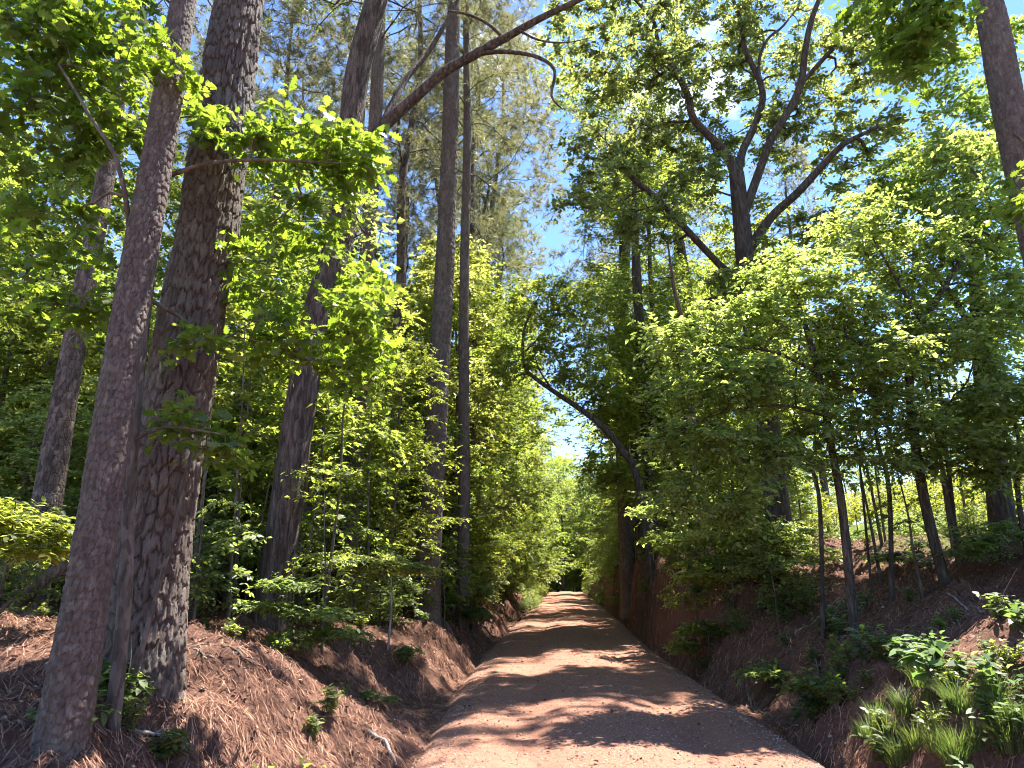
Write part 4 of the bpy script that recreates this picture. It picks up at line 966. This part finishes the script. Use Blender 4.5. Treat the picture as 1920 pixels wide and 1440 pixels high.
# =================================================================== plants, shoots and deadwood near the lane
def seedling(label, px, py, H, blobs, seed, leaf, mat, spray, bark='smoothbark', r=.012, cat='seedling', name='seedling', lean=0., group=None, gk=None, pale=None):
    """small plant rooted where the photo shows it; blobs in px: (px, py, rx, ry, rz, n)"""
    b = gp(px, py); t = Tree(seed)
    top = b + np.array([lean, 0, H])
    t.path('stem', [np.r_[b - [0, 0, .05], r], np.r_[(b + top) / 2 + [lean * .1 + .02, .01, 0], r * .85], np.r_[top, r * .5]], .06, (.3, 1))
    for (x, y, rx, ry, rz, n) in blobs: t.blob(at(x, y, b[1]), (rx, ry, rz), n, .15)
    t.grow(**(gk or dict(lift=.05, droop=.1, wig=.06, step=.1, updir=.5)))
    return make_tree(name, label, cat, group, t, b, M[bark], M[mat], ('leaf',) + leaf, rt=.0022, twig_r=.0012, spray=spray, sides=8, leaf_kw=dict(flat=.75, droop=.2), spray_kw=dict(back=.6, horiz=.85, every=2), crown_name='leaves')
seedling('white stemmed seedling spreading one flat layer of leaves over the left bank', 727, 1222, 1.15, [(690, 1058, .75, .6, .05, 46), (610, 1052, .5, .5, .05, 28), (780, 1066, .4, .4, .05, 20), (560, 1045, .35, .4, .05, 14)], 301, ('oval', .07, 11), 'shrub', (7, .26), bark='palebark', r=.02)
seedling('feathery seedling with several leaf layers at the foot of the curved hardwood', 540, 1228, .8, [(545, 1095, .45, .4, .06, 26), (490, 1135, .4, .4, .06, 22), (600, 1150, .5, .4, .08, 30), (560, 1195, .4, .4, .08, 20), (650, 1185, .4, .4, .06, 18)], 302, ('oval', .06, 9), 'shrub', (6, .2))
seedling('leafy shoot on the bank just right of the tall straight pine', 862, 1190, .9, [(850, 1120, .35, .4, .12, 22), (890, 1150, .35, .4, .15, 24), (830, 1165, .25, .3, .1, 14), (905, 1105, .3, .4, .1, 14)], 303, ('oval', .075, 9), 'shrub', (6, .24))
seedling('taller shoot with drooping sprays between the straight pine and the lane', 900, 1140, 2.0, [(880, 1000, .5, .5, .12, 26), (900, 1050, .5, .5, .12, 24), (860, 960, .4, .5, .12, 18), (930, 1010, .4, .5, .12, 16)], 304, ('oval', .085, 9), 'under', (6, .3), r=.02)
seedling('small round seedling in the sunny straw below the white stemmed one', 770, 1245, .3, [(765, 1222, .18, .18, .08, 16)], 305, ('oval', .055, 7), 'shrub', (5, .12), r=.006)
seedling('shoot leaning out of the left bank above the ditch', 700, 1320, .25, [(690, 1300, .12, .12, .05, 8), (720, 1310, .1, .1, .04, 6)], 306, ('oval', .06, 7), 'shrub', (4, .1), r=.005)
seedling('low bramble in the straw at the bottom left of the bank', 300, 1420, .22, [(300, 1405, .12, .1, .05, 14), (325, 1380, .08, .08, .03, 7)], 307, ('broad', .05, 5), 'shrub', (4, .09), r=.004)
seedling('little climber with round leaves clinging to the foot of the leaning slender pine', 140, 1400, .3, [(150, 1335, .14, .05, .03, 7), (100, 1340, .08, .05, .03, 4)], 308, ('broad', .065, 3), 'shrub', (2, .08), r=.004)
seedling('tuft of pale leaves between the feet of the two front pines', 228, 1310, .4, [(215, 1260, .12, .1, .08, 12), (235, 1290, .1, .1, .05, 6)], 309, ('oval', .08, 5), 'shrub', (4, .12), r=.005)
seedling('shrubby shoot at the left picture edge with lit leaves', -20, 1190, 1.1, [(40, 990, .5, .4, .12, 26), (-20, 960, .4, .4, .12, 18), (80, 1030, .3, .3, .1, 12)], 310, ('oval', .075, 8), 'under', (6, .24))

# leafy herbs with big simple leaves on the right bank
def herb_proto(seed, n, H, size, mat='broad'):
    rg = np.random.default_rng(seed); root = empty('broadleaf_plant', (0, 0, 0), None, 'plant')
    ms, ml = MB(), MB()
    for i in range(n):
        a = rg.random() * 6.28; q = rg.uniform(.05, .55) * H; h = H * rg.uniform(.45, 1)
        P = smooth_path([[0, 0, -.04], [math.cos(a) * q * .35, math.sin(a) * q * .35, h * .6], [math.cos(a) * q, math.sin(a) * q, h]], .06)
        ms.tube(P, np.linspace(.005, .002, len(P)), 5)
        m = len(P); ids = np.arange(max(1, m // 3), m)
        D = norm(np.column_stack([rg.normal(0, 1, (len(ids), 2)), rg.uniform(.1, .5, len(ids))]))
        add_leaves(ml, P[ids], D, np.full(len(ids), size * .6), 2, size, 'broad', rg, flat=.6, droop=.25)
    KIDS[root.name] = [ms.obj('stem', M['smoothbark'], root), ml.obj('leaves', M[mat], root)]
    return root
herbs = [herb_proto(401, 8, .45, .10), herb_proto(402, 10, .34, .07), herb_proto(403, 7, .55, .13)]
ivy = [herb_proto(404, 22, .22, .05, 'shrub'), herb_proto(405, 26, .3, .045, 'under')]
def put_px(proto, px, py, s, label, group=None):
    b = gp(px, py); return put(proto, b[0], b[1], s, None, label, group)
for px, py, k, s, lab in [(1550, 1190, 0, 1.0, 'bushy broadleaf plant halfway up the right bank'), (1430, 1150, 1, .9, 'small lit broadleaf plant below the slim stems'), (1760, 1300, 2, 1.0, 'largest leaved plant in the right foreground, big pale leaves'),
                          (1690, 1270, 0, .9, 'broadleaf plant left of the largest leaved one'), (1850, 1330, 0, 1.0, 'broadleaf plant right of the largest leaved one'), (1915, 1190, 2, .6, 'broadleaf plant cut by the right picture edge'),
                          (1880, 1400, 1, 1.0, 'low broadleaf plant in the bottom right corner'), (1720, 1230, 1, 1.0, 'broadleaf plant in shade above the grass tufts')]:
    put_px(herbs[k], px, py, s, lab)
rg = np.random.default_rng(77)
for i in range(46):
    y = 5 + 13 * rg.random() ** 1.3; s = HALF + .5 + 4.5 * rg.random(); x = s + float(xr(y))
    put(ivy[i % 2] if i % 3 else herbs[1], x, y, rg.uniform(.6, 1.3), None, 'small low plant on the straw of the right bank', 'low plants of the right bank')
for i in range(64):
    y = 4.5 + 15 * rg.random() ** 1.3; s = -HALF - .5 - 5 * rg.random(); x = s + float(xr(y))
    put(ivy[i % 2], x, y, rg.uniform(.5, 1.1), None, 'small low plant on the straw of the left bank', 'low plants of the left bank')

rg = np.random.default_rng(93)
for i in range(34):
    b = gp(rg.uniform(1560, 1940), rg.uniform(1230, 1450))
    if b[0] - xr(b[1]) < HALF + .45: continue
    put((ivy + [herbs[1]])[i % 3], b[0], b[1], rg.uniform(.5, 1.1), None, 'small weed among the grass of the right foreground', 'weeds of the right foreground')
for i in range(24):
    b = gp(rg.uniform(1230, 1640), rg.uniform(1120, 1400))
    if b[0] - xr(b[1]) < HALF + .45: continue
    put((ivy + [herbs[1]])[i % 3], b[0], b[1], rg.uniform(.6, 1.2), None, 'small low plant on the straw of the right bank', 'low plants of the right bank')
# grass tufts
def tuft_proto(seed, n, H):
    rg = np.random.default_rng(seed); a = rg.random(n) * 6.28; q = rg.random(n) ** .7 * .12
    B = np.column_stack([np.cos(a) * q, np.sin(a) * q, np.full(n, -.02)]); out = norm(np.column_stack([np.cos(a), np.sin(a), np.zeros(n)]) + rg.normal(0, .4, (n, 3)) * [1, 1, 0])
    h = H * rg.uniform(.5, 1.1, n)[:, None]; bend = rg.uniform(.3, 1.0, n)[:, None]
    w = np.cross(out, [0, 0, 1.]) * rg.uniform(.0025, .005, (n, 1))
    V = []
    for t in (0, .35, .7, 1.0):
        c = B + np.array([0, 0, 1.]) * h * (t - .35 * bend * t ** 2.2) + out * h * bend * .8 * t ** 1.8
        V += [c - w * (1 - t * .92), c + w * (1 - t * .92)]
    V = np.stack(V, 1); q4 = np.array([[0, 1, 3, 2], [2, 3, 5, 4], [4, 5, 7, 6]])
    mb = MB(); mb.add(V.reshape(-1, 3), (np.arange(n)[:, None, None] * 8 + q4[None]).reshape(-1, 4), np.full(n * 3, 4))
    o = mb.obj('grass_tuft', M['grass']); tag(o, None, 'grass'); KIDS[o.name] = []
    return o
tufts = [tuft_proto(501, 150, .34), tuft_proto(502, 110, .26)]
for px, py, k, s, lab in [(1665, 1385, 0, 1.0, 'brightest arching grass tuft left of the sunny straw patch'), (1720, 1400, 0, .9, 'grass tuft next to the brightest one'), (1640, 1350, 1, .9, 'small grass tuft on the dark bank lip'), (1700, 1330, 0, .8, 'grass tuft under the big leaved plants'),
                          (1730, 1290, 0, .9, 'upright grass tuft in half shade beneath the big pale leaves'), (1800, 1425, 1, 1.0, 'grass tuft near the bottom edge'), (1900, 1410, 0, .9, 'grass tuft in the bottom right corner'), (1760, 1360, 1, .9, 'grass tuft amid low leaves right of the brightest one')]:
    put_px(tufts[k], px, py, s, lab, 'grass tufts of the right foreground')

rg = np.random.default_rng(91)
for i in range(26):
    b = gp(rg.uniform(1600, 1930), rg.uniform(1290, 1450))
    if b[0] - xr(b[1]) < HALF + .45: continue
    put(tufts[i % 2], b[0], b[1], rg.uniform(.5, .95), None, 'grass tuft among many in the right foreground', 'grass tufts of the right foreground')
# deadwood
def stick(name, label, cat, K, r0, r1, mat='deadwood', forks=2, seed=0, lift=.015, follow=True):
    rg = np.random.default_rng(seed); P = smooth_path(K, .06)
    if follow: P[:, 2] = ground(P[:, 0], P[:, 1]) + lift
    else: P = P[:, :3]
    mb = MB(); rr = np.linspace(r0, r1, len(P)) * (1 + .25 * fbm(np.arange(len(P)) * .35, np.full(len(P), seed * 1.3), 1, 2))
    b = P[0].copy(); root = empty(name, b, label, cat); mb.tube(P, rr, 8); mb.obj('stem', M[mat], root, b)
    for k in range(forks):
        i = int(len(P) * rg.uniform(.3, .8)); d = norm(P[-1] - P[0] + rg.normal(0, .5, 3) * np.linalg.norm(P[-1] - P[0])); L = rg.uniform(.2, .4) * np.linalg.norm(P[-1] - P[0])
        Q = smooth_path([P[i], P[i] + d * L * .5 + [0, 0, .03], P[i] + d * L], .06); mb = MB(); mb.tube(Q, np.linspace(rr[i] * .7, .002, len(Q)), 5); mb.obj('twig', M[mat], root, b)
    return root
stick('fallen_log', 'dark log leaning up against the trees at the left edge', 'log', [at(10, 1150, 8.5), at(75, 1095, 8.6), at(150, 1035, 8.8)], .10, .075, follow=False, forks=1, seed=1)
stick('exposed_root', 'curved bare root hanging from the lip of the left bank', 'root', [gp(690, 1380), gp(722, 1400), gp(742, 1445)], .022, .014, 'palebark', 0, 2, .02)
for k, (a, b, c, lab) in enumerate([((330, 1205), (375, 1225), (400, 1240), 'dark stick lying right of the thickest pine'), ((415, 1215), (470, 1240), (520, 1265), 'long thin twig on the straw before the curved hardwood'), ((250, 1380), (300, 1395), (350, 1400), 'stick on the straw near the bottom left'),
                                   ((560, 1330), (590, 1350), (640, 1365), 'twig lying in the sunny straw of the left bank'), ((1490, 1190), (1540, 1160), (1600, 1150), 'thin twig lying across the right bank'), ((1640, 1045), (1690, 1060), (1760, 1075), 'fallen branch on the upper right bank'),
                                   ((1780, 1120), (1840, 1150), (1900, 1170), 'twig in the light patch of the right bank'), ((960, 1215), (1000, 1205), (1040, 1208), 'twig lying across the lane'), ((1400, 1290), (1420, 1330), (1450, 1350), 'stick in the right ditch')]):
    stick('fallen_branch', lab, 'stick', [gp(*a), gp(*b), gp(*c)], .014, .006, 'deadwood' if k % 2 else 'palebark', 2, 10 + k)
stick('leaning_sapling', 'thin pale stem leaning against the foot of the thickest pine', 'stem', [gp(244, 1300), at(268, 1210, 5.3), at(300, 1090, 5.33), at(330, 980, 5.38), at(350, 880, 5.45)], .022, .012, 'smoothbark', 1, 30, follow=False)
for k in range(9):
    y = 16 + k * 2.3; s = -HALF - .15
    a = np.array([s - .9 + float(xr(y)), y - .2, 0]); b = np.array([s - .4 + float(xr(y)), y, 0]); c = np.array([s + .1 + float(xr(y)), y + .35, 0])
    r_ = stick('exposed_root', 'bare root running down the left bank to the lane', 'root', [a, b, c], .05, .02, 'smoothbark', 1, 50 + k, .03); r_['group'] = 'roots along the left bank'

# leafy shoots hanging over the right slope, in the shade of the understory
for k, (px, py, H, lab, bl) in enumerate([
    (1270, 1110, 1.0, 'dense shoot on the right slope nearest the dark trunks', [(1265, 1010, .6, .6, .2, 30), (1230, 960, .5, .6, .2, 20), (1300, 1060, .5, .5, .15, 20)]),
    (1375, 1140, 1.3, 'wide shoot below the forked oak on the right slope', [(1350, 1000, .7, .6, .2, 34), (1420, 1040, .5, .5, .15, 24), (1330, 1080, .5, .5, .15, 22), (1390, 940, .6, .6, .2, 22)]),
    (1470, 1120, 1.0, 'shaded shoot between the bent stem and the forked oak', [(1470, 1000, .5, .5, .2, 24), (1520, 1040, .4, .5, .15, 18), (1450, 1070, .4, .4, .15, 16)]),
    (1330, 1240, .6, 'low shoot on the dark lip of the right cut', [(1320, 1180, .35, .35, .12, 20), (1290, 1210, .25, .3, .1, 12)]),
    (1440, 1300, .5, 'shoot in the right ditch under the straw lip', [(1440, 1260, .3, .3, .1, 16), (1500, 1290, .25, .3, .1, 12)]),
    (1540, 1330, .5, 'small shoot low on the near right bank', [(1530, 1280, .25, .25, .1, 14), (1570, 1320, .2, .2, .08, 9)]),
    (1880, 1060, .9, 'shaded shoot at the right edge of the upper bank', [(1870, 1000, .4, .5, .15, 20), (1820, 1030, .3, .4, .1, 12)]),
    (1680, 1080, .5, 'small shoot beside the leaning dark stem', [(1675, 1045, .3, .3, .1, 14)])]):
    seedling(lab, px, py, H, bl, 330 + k, ('oval', .075, 9), 'beech', (7, .26), bark='darkbark', r=.012)
# ------------------------------------------------------------------ light, sky, camera
SUN_AZ, SUN_EL = math.radians(48), math.radians(68)
sd = Vector((math.sin(SUN_AZ) * math.cos(SUN_EL), math.cos(SUN_AZ) * math.cos(SUN_EL), math.sin(SUN_EL)))
sun = bpy.data.lights.new('sun', 'SUN'); sun.energy = 5.0; sun.angle = math.radians(.53); sun.color = (1, .95, .86)
so = bpy.data.objects.new('sun', sun); COL.objects.link(so); so.rotation_euler = sd.to_track_quat('Z', 'Y').to_euler(); so.location = (0, 0, 60)

w = bpy.data.worlds.new('World'); scene.world = w; w.use_nodes = True
nt = w.node_tree; bg = nt.nodes['Background']
sky = nt.nodes.new('ShaderNodeTexSky'); sky.sky_type = 'NISHITA'; sky.sun_disc = False
sky.sun_elevation = SUN_EL; sky.sun_rotation = SUN_AZ; sky.air_density = 1.0; sky.dust_density = .0; sky.ozone_density = 3.2
tc = nt.nodes.new('ShaderNodeTexCoord')
cn = nt.nodes.new('ShaderNodeTexNoise'); cn.inputs['Scale'].default_value = 2.6; cn.inputs['Detail'].default_value = 9; cn.inputs['Roughness'].default_value = .58
mp = nt.nodes.new('ShaderNodeMapping'); mp.inputs['Location'].default_value = CLOUD; mp.inputs['Scale'].default_value = (1, 1, 1.6)
nt.links.new(tc.outputs['Generated'], mp.inputs[0]); nt.links.new(mp.outputs[0], cn.inputs['Vector'])
cr = nt.nodes.new('ShaderNodeValToRGB'); cr.color_ramp.elements[0].position = .60; cr.color_ramp.elements[1].position = .72
nt.links.new(cn.outputs['Fac'], cr.inputs[0])
mx = nt.nodes.new('ShaderNodeMix'); mx.data_type = 'RGBA'
nt.links.new(cr.outputs[0], mx.inputs[0]); hs = nt.nodes.new('ShaderNodeHueSaturation'); hs.inputs['Saturation'].default_value = 1.12; hs.inputs['Hue'].default_value = .508; nt.links.new(sky.outputs[0], hs.inputs['Color']); nt.links.new(hs.outputs[0], mx.inputs[6]); mx.inputs[7].default_value = (8.5, 8.8, 9.5, 1)
nt.links.new(mx.outputs[2], bg.inputs[0]); bg.inputs[1].default_value = SKY

cam = bpy.data.cameras.new('camera'); co = bpy.data.objects.new('camera', cam); COL.objects.link(co)
cam.sensor_width = 36; cam.lens = 36 * F; cam.clip_end = 3000; cam.clip_start = .05
co.location = (0, 0, EYE); co.rotation_euler = (math.pi / 2 + PITCH, 0, 0)
scene.camera = co
vs = scene.view_settings
scene.display_settings.display_device = 'sRGB'
vs.view_transform = 'Standard'; vs.look = 'None'; vs.gamma = 1; vs.exposure = EXPOSURE; vs.use_curve_mapping = False
cy = scene.cycles
cy.max_bounces = 12; cy.diffuse_bounces = 9; cy.glossy_bounces = 2; cy.transmission_bounces = 6; cy.transparent_max_bounces = 4
cy.caustics_reflective = False; cy.caustics_refractive = False
cy.use_denoising = True; cy.denoising_prefilter = 'ACCURATE'; cy.filter_width = 1.05
cy.use_adaptive_sampling = True; cy.adaptive_threshold = .015
